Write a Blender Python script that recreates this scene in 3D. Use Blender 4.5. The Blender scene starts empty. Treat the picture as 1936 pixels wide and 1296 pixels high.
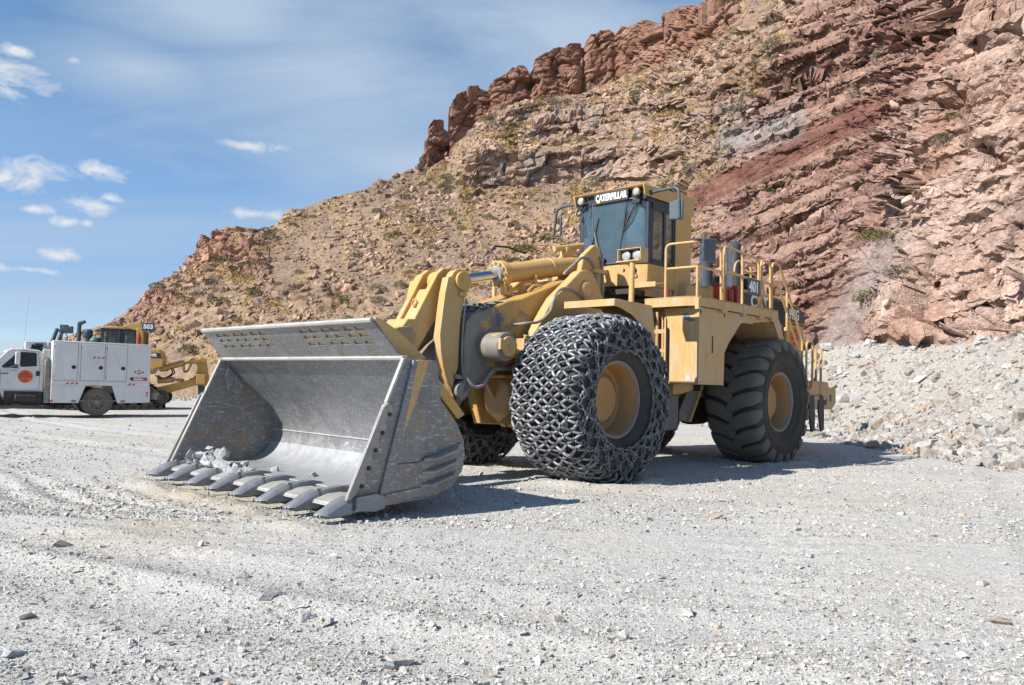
import bpy, bmesh, math, random
import numpy as np
from mathutils import Vector, Matrix
random.seed(7); RNG = np.random.default_rng(7)
SC = bpy.context.scene; COL = SC.collection
R = math.radians

# ---------------------------------------------------------------- mesh building
class MB:
    def __init__(s): s.v = []; s.f = []
    def add(s, vs, fs):
        b = len(s.v); s.v += [tuple(v) for v in vs]; s.f += [tuple(i + b for i in f) for f in fs]; return s
    def box(s, x0, x1, y0, y1, z0, z1):
        return s.add([(x0,y0,z0),(x1,y0,z0),(x1,y1,z0),(x0,y1,z0),(x0,y0,z1),(x1,y0,z1),(x1,y1,z1),(x0,y1,z1)],
              [(0,3,2,1),(4,5,6,7),(0,1,5,4),(1,2,6,5),(2,3,7,6),(3,0,4,7)])
    def prism(s, poly, a0, a1, axis='y'):
        n = len(poly)
        def P(p, a): return {'y': (p[0], a, p[1]), 'x': (a, p[0], p[1]), 'z': (p[0], p[1], a)}[axis]
        vs = [P(p, a0) for p in poly] + [P(p, a1) for p in poly]
        return s.add(vs, [tuple(range(n))[::-1], tuple(range(n, 2*n))] + [(i, (i+1) % n, n + (i+1) % n, n + i) for i in range(n)])
    def hull6(s, a, b):   # loft between two equal-length rings
        n = len(a)
        return s.add(list(a) + list(b), [tuple(range(n))[::-1], tuple(range(n, 2*n))] + [(i, (i+1) % n, n + (i+1) % n, n + i) for i in range(n)])
    def loft(s, rings, caps=True, closed=True):
        n = len(rings[0]); vs = [p for r in rings for p in r]; fs = []
        for k in range(len(rings)-1):
            for i in range(n if closed else n-1):
                j = (i+1) % n; fs.append((k*n+i, k*n+j, (k+1)*n+j, (k+1)*n+i))
        if caps: fs += [tuple(range(n))[::-1], tuple(range((len(rings)-1)*n, len(rings)*n))]
        return s.add(vs, fs)
    def cyl(s, p0, p1, r0, r1=None, n=20, caps=True):
        r1 = r0 if r1 is None else r1
        p0 = Vector(p0); p1 = Vector(p1); d = (p1 - p0).normalized()
        u = d.orthogonal().normalized(); w = d.cross(u)
        rg = lambda p, r: [p + (u*math.cos(2*math.pi*i/n) + w*math.sin(2*math.pi*i/n))*r for i in range(n)]
        return s.loft([rg(p0, r0), rg(p1, r1)], caps)
    def tube(s, pts, r, n=8, caps=True, closed=False):
        pts = [Vector(p) for p in pts]; m = len(pts); rings = []; u = None
        for i, p in enumerate(pts):
            if closed: d = pts[(i+1) % m] - pts[i-1]
            else: d = (pts[min(i+1, m-1)] - pts[max(i-1, 0)])
            d.normalize()
            if u is None: u = d.orthogonal().normalized()
            u = (u - d*u.dot(d)).normalized(); w = d.cross(u)
            rr = r[i] if isinstance(r, (list, tuple)) else r
            rings.append([p + (u*math.cos(2*math.pi*k/n) + w*math.sin(2*math.pi*k/n))*rr for k in range(n)])
        if closed: rings.append(rings[0]); caps = False
        return s.loft(rings, caps)
    def lathe(s, prof, axis='y', n=48, o=(0,0,0), a0=0.0):
        rings = []
        for r, h in prof:
            ring = []
            for i in range(n):
                a = a0 + 2*math.pi*i/n; c, q = r*math.cos(a), r*math.sin(a)
                ring.append({'y': (o[0]+c, o[1]+h, o[2]+q), 'z': (o[0]+c, o[1]+q, o[2]+h), 'x': (o[0]+h, o[1]+c, o[2]+q)}[axis])
            rings.append(ring)
        return s.loft(rings, caps=False)
    def quad(s, *p): return s.add(p, [tuple(range(len(p)))])
    def build(s, name, mat, parent=None, bevel=0, smooth=35, loc=None, seg=2, normals=True):
        me = bpy.data.meshes.new(name); me.from_pydata([tuple(v) for v in s.v], [], s.f)
        if normals:
            bm = bmesh.new(); bm.from_mesh(me); bmesh.ops.recalc_face_normals(bm, faces=bm.faces[:]); bm.to_mesh(me); bm.free()
        return mobj(name, me, mat, parent, bevel, smooth, loc, seg)

def mobj(name, me, mat, parent=None, bevel=0, smooth=35, loc=None, seg=2):
    while parent and parent.parent and parent.parent.parent: parent = parent.parent      # thing > part > sub-part
    o = bpy.data.objects.new(name, me); COL.objects.link(o)
    if mat: me.materials.append(mat)
    if smooth:
        me.shade_smooth(); me.set_sharp_from_angle(angle=R(smooth))
    if parent: o.parent = parent
    if loc: o.location = loc
    if bevel:
        b = o.modifiers.new('bevel', 'BEVEL'); b.width = bevel; b.segments = seg; b.limit_method = 'ANGLE'; b.angle_limit = R(40); b.harden_normals = False
    return o

def npmesh(name, V, F, mat=None, smooth=False):
    """V (n,3) array, F (m,k) array of equal-size faces"""
    me = bpy.data.meshes.new(name); V = np.asarray(V, np.float32); F = np.asarray(F, np.int32); k = F.shape[1]
    me.vertices.add(len(V)); me.vertices.foreach_set('co', V.ravel())
    me.loops.add(F.size); me.loops.foreach_set('vertex_index', F.ravel())
    me.polygons.add(len(F)); me.polygons.foreach_set('loop_start', np.arange(0, F.size, k, dtype=np.int32))
    me.polygons.foreach_set('loop_total', np.full(len(F), k, np.int32))
    me.polygons.foreach_set('use_smooth', np.full(len(F), smooth, bool))
    me.update(calc_edges=True)
    if mat: me.materials.append(mat)
    return me

def link(name, me, parent=None, loc=None):
    o = bpy.data.objects.new(name, me); COL.objects.link(o)
    if parent: o.parent = parent
    if loc is not None: o.location = loc
    return o
def empty(name, loc=(0,0,0), rz=0.0, parent=None):
    o = bpy.data.objects.new(name, None); COL.objects.link(o); o.location = loc; o.rotation_euler = (0,0,rz)
    o.empty_display_size = 0.3
    if parent: o.parent = parent
    return o
def tag(o, label=None, cat=None, group=None, kind=None):
    if label: o['label'] = label
    if cat: o['category'] = cat
    if group: o['group'] = group
    if kind: o['kind'] = kind
    return o
def arc(cx, cz, r, a0, a1, n=10):
    return [(cx + r*math.cos(R(a0 + (a1-a0)*i/n)), cz + r*math.sin(R(a0 + (a1-a0)*i/n))) for i in range(n+1)]
def rounded(pts, r=0.08, n=5):
    """round the inner corners of a 3-D polyline (hand rails)"""
    pts = [Vector(p) for p in pts]; out = [pts[0]]
    for i in range(1, len(pts)-1):
        a, b, c = pts[i-1], pts[i], pts[i+1]
        d1 = (a-b); d2 = (c-b); q = min(r, d1.length*.49, d2.length*.49)
        p1 = b + d1.normalized()*q; p2 = b + d2.normalized()*q
        for k in range(n+1):
            t = k/n; out.append(p1*(1-t)**2 + b*2*t*(1-t) + p2*t*t)
    out.append(pts[-1]); return out
def smoothpath(pts, n=6):
    """Catmull-Rom through points (hoses)"""
    P = [Vector(p) for p in pts]; P = [P[0]*2-P[1]] + P + [P[-1]*2-P[-2]]; out = []
    for i in range(1, len(P)-2):
        for k in range(n):
            t = k/n; a, b, c, d = P[i-1], P[i], P[i+1], P[i+2]
            out.append(.5*((2*b) + (c-a)*t + (2*a-5*b+4*c-d)*t*t + (3*b-a-3*c+d)*t**3))
    out.append(P[-2]); return out
def lettering(name, text, size, origin, right, up, mat, parent=None, bold=0.0, xscale=1.0, depth=0.004, align='CENTER', spacing=1.0):
    cu = bpy.data.curves.new(name, 'FONT'); cu.body = text; cu.size = size; cu.extrude = depth; cu.offset = bold
    cu.align_x = align; cu.align_y = 'CENTER'; cu.space_character = spacing; cu.resolution_u = 3; cu.space_line = .9
    t = bpy.data.objects.new(name + '_curve', cu); COL.objects.link(t)
    dg = bpy.context.evaluated_depsgraph_get(); dg.update()
    me = bpy.data.meshes.new_from_object(t.evaluated_get(dg)); bpy.data.objects.remove(t); bpy.data.curves.remove(cu)
    r = Vector(right).normalized(); u = Vector(up).normalized(); nn = r.cross(u).normalized()
    M = Matrix(((r.x*xscale, u.x, nn.x, origin[0]), (r.y*xscale, u.y, nn.y, origin[1]), (r.z*xscale, u.z, nn.z, origin[2]), (0,0,0,1)))
    me.transform(M); me.name = name; me.materials.clear()
    return mobj(name, me, mat, parent, smooth=0)

# ---------------------------------------------------------------- numpy noise
def _h(ix, iy, iz, seed):
    n = (ix.astype(np.int64)*374761393 + iy.astype(np.int64)*668265263 + iz.astype(np.int64)*2147483647 + seed*974711) & 0xFFFFFFFF
    n = ((n ^ (n >> 13))*1274126177) & 0xFFFFFFFF; n = ((n ^ (n >> 15))*2246822519) & 0xFFFFFFFF
    return ((n ^ (n >> 16)) & 0xFFFFFF)/float(0xFFFFFF)
def vnoise(P, seed=0):
    """value noise -1..1, P (...,3)"""
    P = np.asarray(P, float); i = np.floor(P); f = P - i; f = f*f*f*(f*(f*6-15)+10); i = i.astype(np.int64)
    r = 0
    for dx in (0,1):
        wx = f[...,0] if dx else 1-f[...,0]
        for dy in (0,1):
            wy = f[...,1] if dy else 1-f[...,1]
            for dz in (0,1):
                wz = f[...,2] if dz else 1-f[...,2]
                r = r + wx*wy*wz*_h(i[...,0]+dx, i[...,1]+dy, i[...,2]+dz, seed)
    return r*2-1
def fbm(P, octv=4, lac=2.03, gain=.5, seed=0):
    P = np.asarray(P, float); a = 1.; t = 0; s = 0
    for o in range(octv):
        s = s + a*vnoise(P, seed+o*17); t += a; a *= gain; P = P*lac + 11.3
    return s/t
def ridged(P, octv=4, seed=0, gain=.5):
    P = np.asarray(P, float); a = 1.; t = 0; s = 0
    for o in range(octv):
        s = s + a*(1-np.abs(vnoise(P, seed+o*17))*2); t += a; a *= gain; P = P*2.03 + 5.7
    return s/t
def cellnoise(P, seed=0):
    """Voronoi: returns F1, F2 and a random id of the nearest cell"""
    P = np.asarray(P, float); i = np.floor(P).astype(np.int64)
    F1 = np.full(P.shape[:-1], 9.); F2 = F1.copy(); ID = np.zeros(P.shape[:-1])
    for dx in (-1,0,1):
        for dy in (-1,0,1):
            for dz in (-1,0,1):
                c = [i[...,0]+dx, i[...,1]+dy, i[...,2]+dz]
                q = [c[k] + _h(c[0], c[1], c[2], seed+k*31) for k in range(3)]
                d = np.sqrt(sum((P[...,k]-q[k])**2 for k in range(3)))
                m = d < F1
                F2 = np.where(m, F1, np.minimum(F2, d)); ID = np.where(m, _h(c[0], c[1], c[2], seed+99), ID); F1 = np.where(m, d, F1)
    return F1, F2, ID
def cellfacet(P, seed=0):
    """Voronoi blocks with a flat tilted face each: returns face height (-.5..1.5), edge distance"""
    P = np.asarray(P, float); i = np.floor(P).astype(np.int64); F1 = np.full(P.shape[:-1], 9.); F2 = F1.copy(); off = np.zeros(P.shape); ci = np.zeros(P.shape, np.int64)
    for dx in (-1,0,1):
        for dy in (-1,0,1):
            for dz in (-1,0,1):
                c = [i[...,0]+dx, i[...,1]+dy, i[...,2]+dz]; v = np.stack([P[...,k] - c[k] - _h(c[0], c[1], c[2], seed+k*31) for k in range(3)], -1)
                d = np.sqrt((v*v).sum(-1)); m = d < F1
                F2 = np.where(m, F1, np.minimum(F2, d)); F1 = np.where(m, d, F1); off = np.where(m[...,None], v, off); ci = np.where(m[...,None], np.stack(c, -1), ci)
    h = [_h(ci[...,0], ci[...,1], ci[...,2], seed+200+k)-.5 for k in range(4)]
    return h[3] + 1.5*(off[...,0]*h[0] + off[...,1]*h[1] + off[...,2]*h[2]), F2-F1
def sstep(a, b, x):
    t = np.clip((x-a)/(b-a), 0, 1); return t*t*(3-2*t)

# ---------------------------------------------------------------- camera model of the place (eye 1.55 m above the lot)
CAMF, CAMP, CAMR, CAMH = 1479., R(3.0), R(1.5), 1.55
_fw = np.array([0, math.cos(CAMP), math.sin(CAMP)]); _up0 = np.array([0, -math.sin(CAMP), math.cos(CAMP)]); _rt0 = np.array([1.,0,0])
CRT = _rt0*math.cos(CAMR) + _up0*math.sin(CAMR); CUP = _up0*math.cos(CAMR) - _rt0*math.sin(CAMR); CFW = _fw
def slopes(u, v):
    """horizontal and vertical tangents of a sight line of the survey photograph"""
    u = np.asarray(u, float); v = np.asarray(v, float)
    d = CFW + CRT*((u-968)/CAMF)[...,None] - CUP*((v-648)/CAMF)[...,None]
    return d[...,0]/d[...,1], d[...,2]/d[...,1]
# ---------------------------------------------------------------- materials
def nt(name):
    m = bpy.data.materials.new(name); m.use_nodes = True; t = m.node_tree; t.nodes.clear()
    out = t.nodes.new('ShaderNodeOutputMaterial'); b = t.nodes.new('ShaderNodeBsdfPrincipled'); t.links.new(b.outputs[0], out.inputs[0])
    return m, t, b
class N:
    """tiny node helper"""
    def __init__(s, t): s.t = t
    def new(s, typ, **kw):
        n = s.t.nodes.new(typ)
        for k, v in kw.items(): setattr(n, k, v)
        return n
    def link(s, a, b): s.t.links.new(a, b)
    def coord(s, kind='Object'): return s.new('ShaderNodeTexCoord').outputs[kind]
    def mapping(s, vec, scale=(1,1,1), rot=(0,0,0), loc=(0,0,0)):
        n = s.new('ShaderNodeMapping'); s.link(vec, n.inputs[0]); n.inputs['Scale'].default_value = scale; n.inputs['Rotation'].default_value = rot; n.inputs['Location'].default_value = loc
        return n.outputs[0]
    def noise(s, vec, scale, detail=4, rough=.55, dist=0):
        n = s.new('ShaderNodeTexNoise'); s.link(vec, n.inputs['Vector']); n.inputs['Scale'].default_value = scale; n.inputs['Detail'].default_value = detail
        n.inputs['Roughness'].default_value = rough; n.inputs['Distortion'].default_value = dist; return n.outputs['Fac']
    def voro(s, vec, scale, feature='F1', out='Distance', rnd=1):
        n = s.new('ShaderNodeTexVoronoi', feature=feature); s.link(vec, n.inputs['Vector']); n.inputs['Scale'].default_value = scale; n.inputs['Randomness'].default_value = rnd
        return n.outputs[out]
    def ramp(s, fac, stops, interp='LINEAR'):
        n = s.new('ShaderNodeValToRGB'); s.link(fac, n.inputs[0]); cr = n.color_ramp; cr.interpolation = interp
        while len(cr.elements) < len(stops): cr.elements.new(.5)
        for e, (p, c) in zip(cr.elements, stops):
            e.position = p; e.color = (c, c, c, 1) if isinstance(c, (int, float)) else (*c, 1)
        return n.outputs[0]
    def mix(s, fac, a, b, blend='MIX'):
        n = s.new('ShaderNodeMix', data_type='RGBA', blend_type=blend)
        for sock, v in ((n.inputs[0], fac), (n.inputs[6], a), (n.inputs[7], b)):
            if isinstance(v, (int, float)): sock.default_value = v
            elif isinstance(v, tuple): sock.default_value = (*v, 1)
            else: s.link(v, sock)
        return n.outputs[2]
    def math(s, op, a, b=0.0, clamp=False):
        n = s.new('ShaderNodeMath', operation=op, use_clamp=clamp)
        for sock, v in ((n.inputs[0], a), (n.inputs[1], b)):
            if isinstance(v, (int, float)): sock.default_value = v
            else: s.link(v, sock)
        return n.outputs[0]
    def bump(s, h, strength=.3, dist=.01, normal=None):
        n = s.new('ShaderNodeBump'); s.link(h, n.inputs['Height']); n.inputs['Strength'].default_value = strength; n.inputs['Distance'].default_value = dist
        if normal: s.link(normal, n.inputs['Normal'])
        return n.outputs[0]
def simple(name, col, rough=.6, metal=0.0, var=.12, scale=8, bump=0, emit=None, spec=.5):
    m, t, b = nt(name); n = N(t); c = n.coord()
    f = n.noise(c, scale, 5); lo = tuple(max(0, x*(1-var)) for x in col); hi = tuple(min(1, x*(1+var)) for x in col)
    t.links.new(n.ramp(f, [(.3, lo), (.7, hi)]), b.inputs['Base Color'])
    b.inputs['Roughness'].default_value = rough; b.inputs['Metallic'].default_value = metal; b.inputs['Specular IOR Level'].default_value = spec
    if bump: t.links.new(n.bump(n.noise(c, scale*4, 5), bump, .01), b.inputs['Normal'])
    return m
def paint(name, col, dust=(.50,.42,.31), amount=.45, rough=.45, streak=.35, chips=0.0, chipcol=(.12,.12,.12), spec=.5, mud=False, scuff=.6):
    """faded machine paint: uneven chalking, vertical rain streaks in the dust, a few chips"""
    m, t, b = nt(name); n = N(t); c = n.coord()
    base = n.mix(n.noise(c, 2.3, 5, .6), tuple(x*.86 for x in col), tuple(min(1, x*1.1) for x in col))
    st = n.ramp(n.noise(n.mapping(c, (9, 9, .55)), 3.0, 6, .65), [(.42, 0.0), (.72, 1.0)])
    pat = n.ramp(n.noise(c, 1.4, 6, .65, .4), [(.40, 0.0), (.70, 1.0)])
    f = n.math('ADD', n.math('MULTIPLY', st, streak), n.math('MULTIPLY', pat, amount), True)
    colr = n.mix(f, base, dust)
    fine = n.ramp(n.noise(c, 26, 6, .7), [(.3, .90), (.7, 1.05)])
    colr = n.mix(1.0, colr, fine, 'MULTIPLY')
    if scuff:
        sk = n.ramp(n.noise(n.mapping(c, (1, 1, 1.7), (.3,.2,.4)), 5.0, 9, .78, .8), [(.645, 0.0), (.69, scuff)])
        gr = n.ramp(n.noise(n.mapping(c, (2.2, 2.2, .7)), 1.6, 7, .7, .3), [(.52, 0.0), (.75, scuff*.75)])
        colr = n.mix(gr, colr, (.30,.235,.15)); colr = n.mix(sk, colr, (.15,.13,.11))
    if mud:
        sx = n.new('ShaderNodeSeparateXYZ'); t.links.new(c, sx.inputs[0])
        w = n.math('ADD', n.math('MULTIPLY', n.math('SUBTRACT', sx.outputs[0], .95), .55), n.math('MULTIPLY', n.math('SUBTRACT', n.noise(c, 2.6, 8, .68, .5), .5), 2.6))
        colr = n.mix(n.ramp(w, [(.06, 0.0), (.22, .92)]), colr, n.mix(n.noise(c, 9, 5), (.13,.127,.12), (.25,.243,.23)))
    if chips:
        ch = n.ramp(n.noise(n.mapping(c, (1.3, 1, .8)), 6.0, 8, .72, .6), [(.60-chips*.1, 0.0), (.63-chips*.1, 1.0)])
        colr = n.mix(ch, colr, chipcol)
    t.links.new(colr, b.inputs['Base Color']); b.inputs['Specular IOR Level'].default_value = spec
    t.links.new(n.ramp(f, [(0, rough), (1, .85)]), b.inputs['Roughness'])
    t.links.new(n.bump(n.noise(c, 30, 4), .05, .01), b.inputs['Normal'])
    return m
def steel(name, lo, hi, scratch=.5, rot=(0, .7, .3), rough=.42, metal=.35, dust=0.0, rust=0.0, cool=0.0, bright=(.45,.44,.41)):
    m, t, b = nt(name); n = N(t); c = n.coord()
    base = n.mix(n.ramp(n.noise(c, 3.0, 7, .68, .6), [(.3, 0.0), (.7, 1.0)]), (lo*(1.03-.1*cool), lo, lo*(.94+.2*cool)), (hi*(1-.06*cool), hi*(.965+.02*cool), hi*(.89+.17*cool)))
    s1 = n.ramp(n.noise(n.mapping(c, (2.6, 15, 15), rot), 2.2, 7, .72, .5), [(.56, 0.0), (.66, 1.0)])
    s2 = n.ramp(n.noise(n.mapping(c, (26, 3, 3), (rot[0]+.5, rot[1], rot[2]+.9)), 1.6, 7, .75, 1.2), [(.57, 0.0), (.70, 1.0)])
    s3 = n.ramp(n.noise(n.mapping(c, (5, 40, 9), (.4, .3, 1.1)), 1.4, 6, .75, .6), [(.60, 0.0), (.68, 1.0)])
    dk = n.ramp(n.noise(n.mapping(c, (9, 40, 12), (rot[0], rot[1]+.2, rot[2])), 1.7, 5, .7), [(.26, 1.0), (.40, 0.0)])
    fl = n.ramp(n.noise(n.mapping(c, (8, 20, 14), (rot[0]+.3, rot[1], rot[2]-.5)), 2.0, 6, .7), [(.60, 0.0), (.65, 1.0)])
    s1 = n.math('ADD', s1, fl, True)
    sc = n.math('MULTIPLY', n.math('ADD', n.math('ADD', s1, n.math('MULTIPLY', s2, .7)), s3, True), scratch)
    colr = n.mix(sc, base, bright); colr = n.mix(n.math('MULTIPLY', dk, .75), colr, (lo*.5,)*3)
    if dust: colr = n.mix(n.ramp(n.noise(c, 1.1, 6, .65), [(.3, dust*.6), (.6, dust)]), colr, (.42, .425, .43))
    if rust: colr = n.mix(n.ramp(n.noise(c, 2.4, 7, .7, .8), [(.5, 0.0), (.62, rust)]), colr, (.36, .19, .05))
    t.links.new(colr, b.inputs['Base Color']); b.inputs['Metallic'].default_value = metal
    t.links.new(n.ramp(n.noise(c, 6, 5), [(.3, rough), (.7, min(1, rough+.25))]), b.inputs['Roughness'])
    t.links.new(n.bump(n.noise(n.mapping(c, (3, 20, 20), rot), 3, 5, .7), .22, .01), b.inputs['Normal'])
    return m
def rubber(name, col=(.035,.034,.033), dust=(.17,.155,.135), amount=.5):
    m, t, b = nt(name); n = N(t); c = n.coord()
    f = n.ramp(n.noise(c, 2.2, 6, .7), [(.35, 0.0), (.75, amount)])
    f2 = n.ramp(n.noise(c, 40, 3), [(.45, 0.0), (.8, amount*.6)])
    t.links.new(n.mix(n.math('ADD', f, f2, True), col, dust), b.inputs['Base Color']); b.inputs['Roughness'].default_value = .8
    t.links.new(n.bump(n.noise(c, 70, 4), .25, .006), b.inputs['Normal']); return m
def glass(name, tint=(.55,.7,.72), rough=.04, film=.16, refl=.9):
    m, t, b = nt(name); out = [x for x in t.nodes if x.type == 'OUTPUT_MATERIAL'][0]; n = N(t)
    g = n.new('ShaderNodeBsdfGlossy'); g.inputs['Roughness'].default_value = rough; g.inputs['Color'].default_value = (.9,.95,1,1)
    tr = n.new('ShaderNodeBsdfTransparent'); tr.inputs[0].default_value = (*tint, 1)
    df = n.new('ShaderNodeBsdfDiffuse'); t.links.new(n.ramp(n.noise(n.coord(), 3, 6, .7), [(.3, (.17,.29,.34)), (.7, (.34,.46,.50))]), df.inputs[0])
    fr = n.new('ShaderNodeFresnel'); fr.inputs[0].default_value = 1.6
    m1 = n.new('ShaderNodeMixShader')
    t.links.new(tr.outputs[0], m1.inputs[1]); t.links.new(df.outputs[0], m1.inputs[2]); m1.inputs[0].default_value = film
    m2 = n.new('ShaderNodeMixShader'); t.links.new(n.math('MULTIPLY', fr.outputs[0], refl), m2.inputs[0]); t.links.new(m1.outputs[0], m2.inputs[1]); t.links.new(g.outputs[0], m2.inputs[2])
    t.links.new(m2.outputs[0], out.inputs[0]); return m

YEL = (.585, .335, .085)
M = {}
M['yellow'] = paint('machine_yellow_paint', YEL, amount=.42, streak=.32)
M['yellow_dusty'] = paint('dusty_yellow_paint', (.56,.325,.09), dust=(.47,.40,.30), amount=.5, streak=.75)
M['yellow_worn'] = paint('mud_smeared_yellow_paint', (.55,.30,.045), dust=(.29,.28,.27), amount=.35, streak=.25, chips=.75, chipcol=(.26,.255,.25))
M['yellow_mud'] = paint('mud_caked_yellow_paint', (.56,.31,.06), amount=.22, streak=.2, mud=True)
M['yellow_rim'] = paint('rim_yellow_paint', (.45,.225,.065), dust=(.33,.26,.18), amount=.5, streak=.1)
M['rim_dust'] = paint('rim_dust', (.30,.235,.17), dust=(.22,.19,.16), amount=.6, streak=.2, rough=.7)
M['yellow_dozer'] = paint('dozer_yellow_paint', (.50,.27,.045), amount=.25, streak=.15)
M['bucket_shell'] = steel('scratched_bucket_steel', .15, .27, .95, (.2, .85, .1), dust=.15, rough=.36, metal=.45, cool=.6, bright=(.56,.56,.55))
M['bucket_floor'] = steel('polished_bucket_floor', .27, .38, .5, (0, .1, .2), rough=.36, dust=.5, cool=1.0, bright=(.58,.58,.58))
M['bucket_side'] = steel('worn_bucket_side_steel', .14, .25, .85, (0, .15, .0), dust=.1, rust=.3, cool=.35, bright=(.54,.53,.51))
M['bucket_edge'] = steel('bright_edge_steel', .34, .48, .5, rough=.35, metal=.3)
M['side_cutter'] = steel('bluish_cutter_steel', .22, .34, .45, (0, 1.0, 0), rough=.35, metal=.4)
M['tooth'] = steel('cast_tooth_steel', .16, .27, .4, rough=.38, metal=.45, cool=1.0, dust=.2)
def islands(m, lo=.45, hi=1.5):
    t = m.node_tree; b = [x for x in t.nodes if x.type == 'BSDF_PRINCIPLED'][0]; l = b.inputs['Base Color'].links[0]; src = l.from_socket; n = N(t)
    t.links.new(n.mix(1.0, src, n.ramp(n.new('ShaderNodeNewGeometry').outputs['Random Per Island'], [(0, lo), (1, hi)]), 'MULTIPLY'), b.inputs['Base Color']); return m
M['chain'] = steel('worn_chain_steel', .14, .27, .5, rough=.40, metal=.5, cool=1.0)
M['chain_side'] = steel('dull_chain_steel', .13, .22, .3, rough=.5, metal=.4, cool=.8)
islands(M['chain']); islands(M['chain_side'], .5, 1.5)
M['chrome'] = simple('chrome_rod', (.6,.61,.63), .12, 1.0, .05)
M['rubber'] = rubber('tyre_rubber', (.022,.022,.021), (.12,.11,.095), .42)
M['rubber_tread'] = rubber('tread_rubber', (.105,.10,.085), (.20,.185,.155), .6)
M['black'] = simple('black_paint', (.018,.019,.021), .5, 0, .2)
M['dark'] = simple('dark_greased_metal', (.035,.030,.026), .7, 0, .4, 5)
M['navy'] = simple('dark_blue_frame_paint', (.026,.036,.058), .45, 0, .35, 14, .1)
M['grey_stack'] = paint('dusty_grey_stack_paint', (.042,.052,.072), dust=(.09,.095,.105), amount=.3, streak=.25, rough=.7, spec=.3)
M['mirror_blue'] = simple('blue_grey_mirror_paint', (.055,.085,.105), .5, 0, .25, 10)
M['grey_box'] = paint('dusty_grey_case', (.20,.19,.175), dust=(.33,.30,.27), amount=.5, streak=.4)
M['hose'] = simple('dusty_grey_hose', (.25,.24,.22), .75, 0, .25, 12)
M['black_hose'] = simple('black_hose', (.04,.038,.036), .7, 0, .3, 12)
M['red'] = paint('red_box_paint', (.33,.03,.025), amount=.15, streak=.1, dust=(.4,.3,.25))
M['white'] = paint('white_vehicle_paint', (.70,.70,.69), dust=(.58,.54,.48), amount=.22, streak=.28, rough=.35, scuff=.28)
M['white_text'] = simple('white_lettering', (.78,.78,.74), .5, 0, .05)
M['black_text'] = simple('black_lettering', (.03,.03,.03), .5, 0, .05)
M['lamp_glass'] = simple('clear_lamp_glass', (.42,.44,.45), .18, .25, .1, 20, .25)
M['lamp_rim'] = simple('dark_lamp_rim', (.05,.055,.06), .4, .3)
M['band'] = simple('black_model_band', (.030,.030,.032), .5, 0, .3, 9)
M['redline'] = simple('red_stripe', (.50,.06,.03), .5, 0, .1)
M['sticker'] = simple('orange_round_sticker', (.72,.12,.03), .5, 0, .08)
M['bluesign'] = simple('blue_number_plate', (.055,.085,.125), .5, 0, .12, 6)
M['bluesign2'] = simple('deep_blue_number_plate', (.03,.055,.14), .5, 0, .12, 6)
M['glass'] = glass('cab_glass', (.80,.92,.92), film=.20, refl=1.35)
M['glass_dark'] = glass('dark_door_glass', (.55,.6,.56), film=.05, refl=.55)
M['tri'] = simple('yellow_mark', (.75,.48,.05), .5)
M['seat'] = simple('red_seat_cloth', (.22,.02,.02), .8, 0, .2)
M['mirror'] = simple('mirror_glass', (.25,.27,.29), .12, .8, .1)
M['bone'] = simple('pale_patch', (.5,.48,.45), .7)
M['amber'] = simple('amber_lens', (.8,.25,.03), .3)
M['redlens'] = simple('red_lens', (.6,.02,.02), .3)
M['mudguard'] = simple('black_rubber_step', (.045,.05,.055), .7, 0, .3, 10, .2)
LX, LY, LYAW = .25, 14.3, R(226.1)          # where the loader stands and points
# ================================================================= HILLSIDE (heightfield built by integrating slope steepness away from the lot)
def curve(pts, u):
    p = np.array(pts, float); return np.interp(u, p[:,0], p[:,1])
RIDGE = [(-900,735),(-600,728),(-100,712),(0,698),(60,672),(110,648),(150,628),(200,613),(222,600),(240,588),(270,565),(285,550),(300,535),(330,517),(345,505),(358,488),(385,455),(405,440),(425,432),(470,430),(505,432),(520,424),(535,408),(552,397),(600,383),(650,368),(700,354),(715,345),(735,342),(760,327),(780,318),(795,300),(803,270),(808,238),(820,224),(838,228),(845,245),(850,200),(862,182),(880,172),(905,164),(918,168),(922,160),(945,150),(958,142),(975,124),(990,122),(1003,136),(1010,112),(1040,94),(1062,84),(1085,80),(1102,86),(1110,76),(1130,60),(1152,54),(1160,60),(1175,50),(1200,40),(1230,38),(1238,44),(1248,28),(1290,12),(1312,10),(1322,14),(1340,2),(1400,-8),(1500,-38),(1700,-100),(1936,-170),(2400,-300),(2800,-380),(4000,-1000),(7200,-2900)]
FOOT = [(600,372),(760,335),(800,322),(845,312),(872,262),(919,216),(960,206),(1003,194),(1050,186),(1104,179),(1159,156),(1243,126),(1330,92),(1450,40),(1600,-45),(2800,-380)]
BASE = [(-900,722),(-200,716),(0,712),(100,706),(250,700),(380,690),(500,690),(900,700),(1290,735),(1500,668),(1600,654),(1700,650),(1800,655),(1936,640),(2200,610),(2800,585),(4000,565),(7200,545)]
RB = [(-900,70),(-200,64),(0,60),(250,54),(400,52),(700,49),(1000,46),(1300,44),(1450,41.5),(1600,38.5),(1750,33),(1936,28.5),(2200,24),(2800,19),(4000,12.5),(7200,6.2)]
NU, NV, NB = (1080, 560, 24)
uu = np.concatenate([np.linspace(-520, 2480, NU-70), 2480 + 4700*np.linspace(0, 1, 71)[1:]**1.5]); tt = np.linspace(0, 1, NV)
ur = curve(RIDGE, uu) + 3.0*fbm(np.stack([uu/34, uu*0, uu*0], -1), 4, seed=3)
ub = curve(BASE, uu)
def lowpass(a, n, times=3):
    for _ in range(times):
        p = np.pad(a, n, mode='edge'); c_ = np.cumsum(np.r_[0, p]); a = (c_[2*n+1:]-c_[:-2*n-1])/(2*n+1)
    return a
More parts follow.
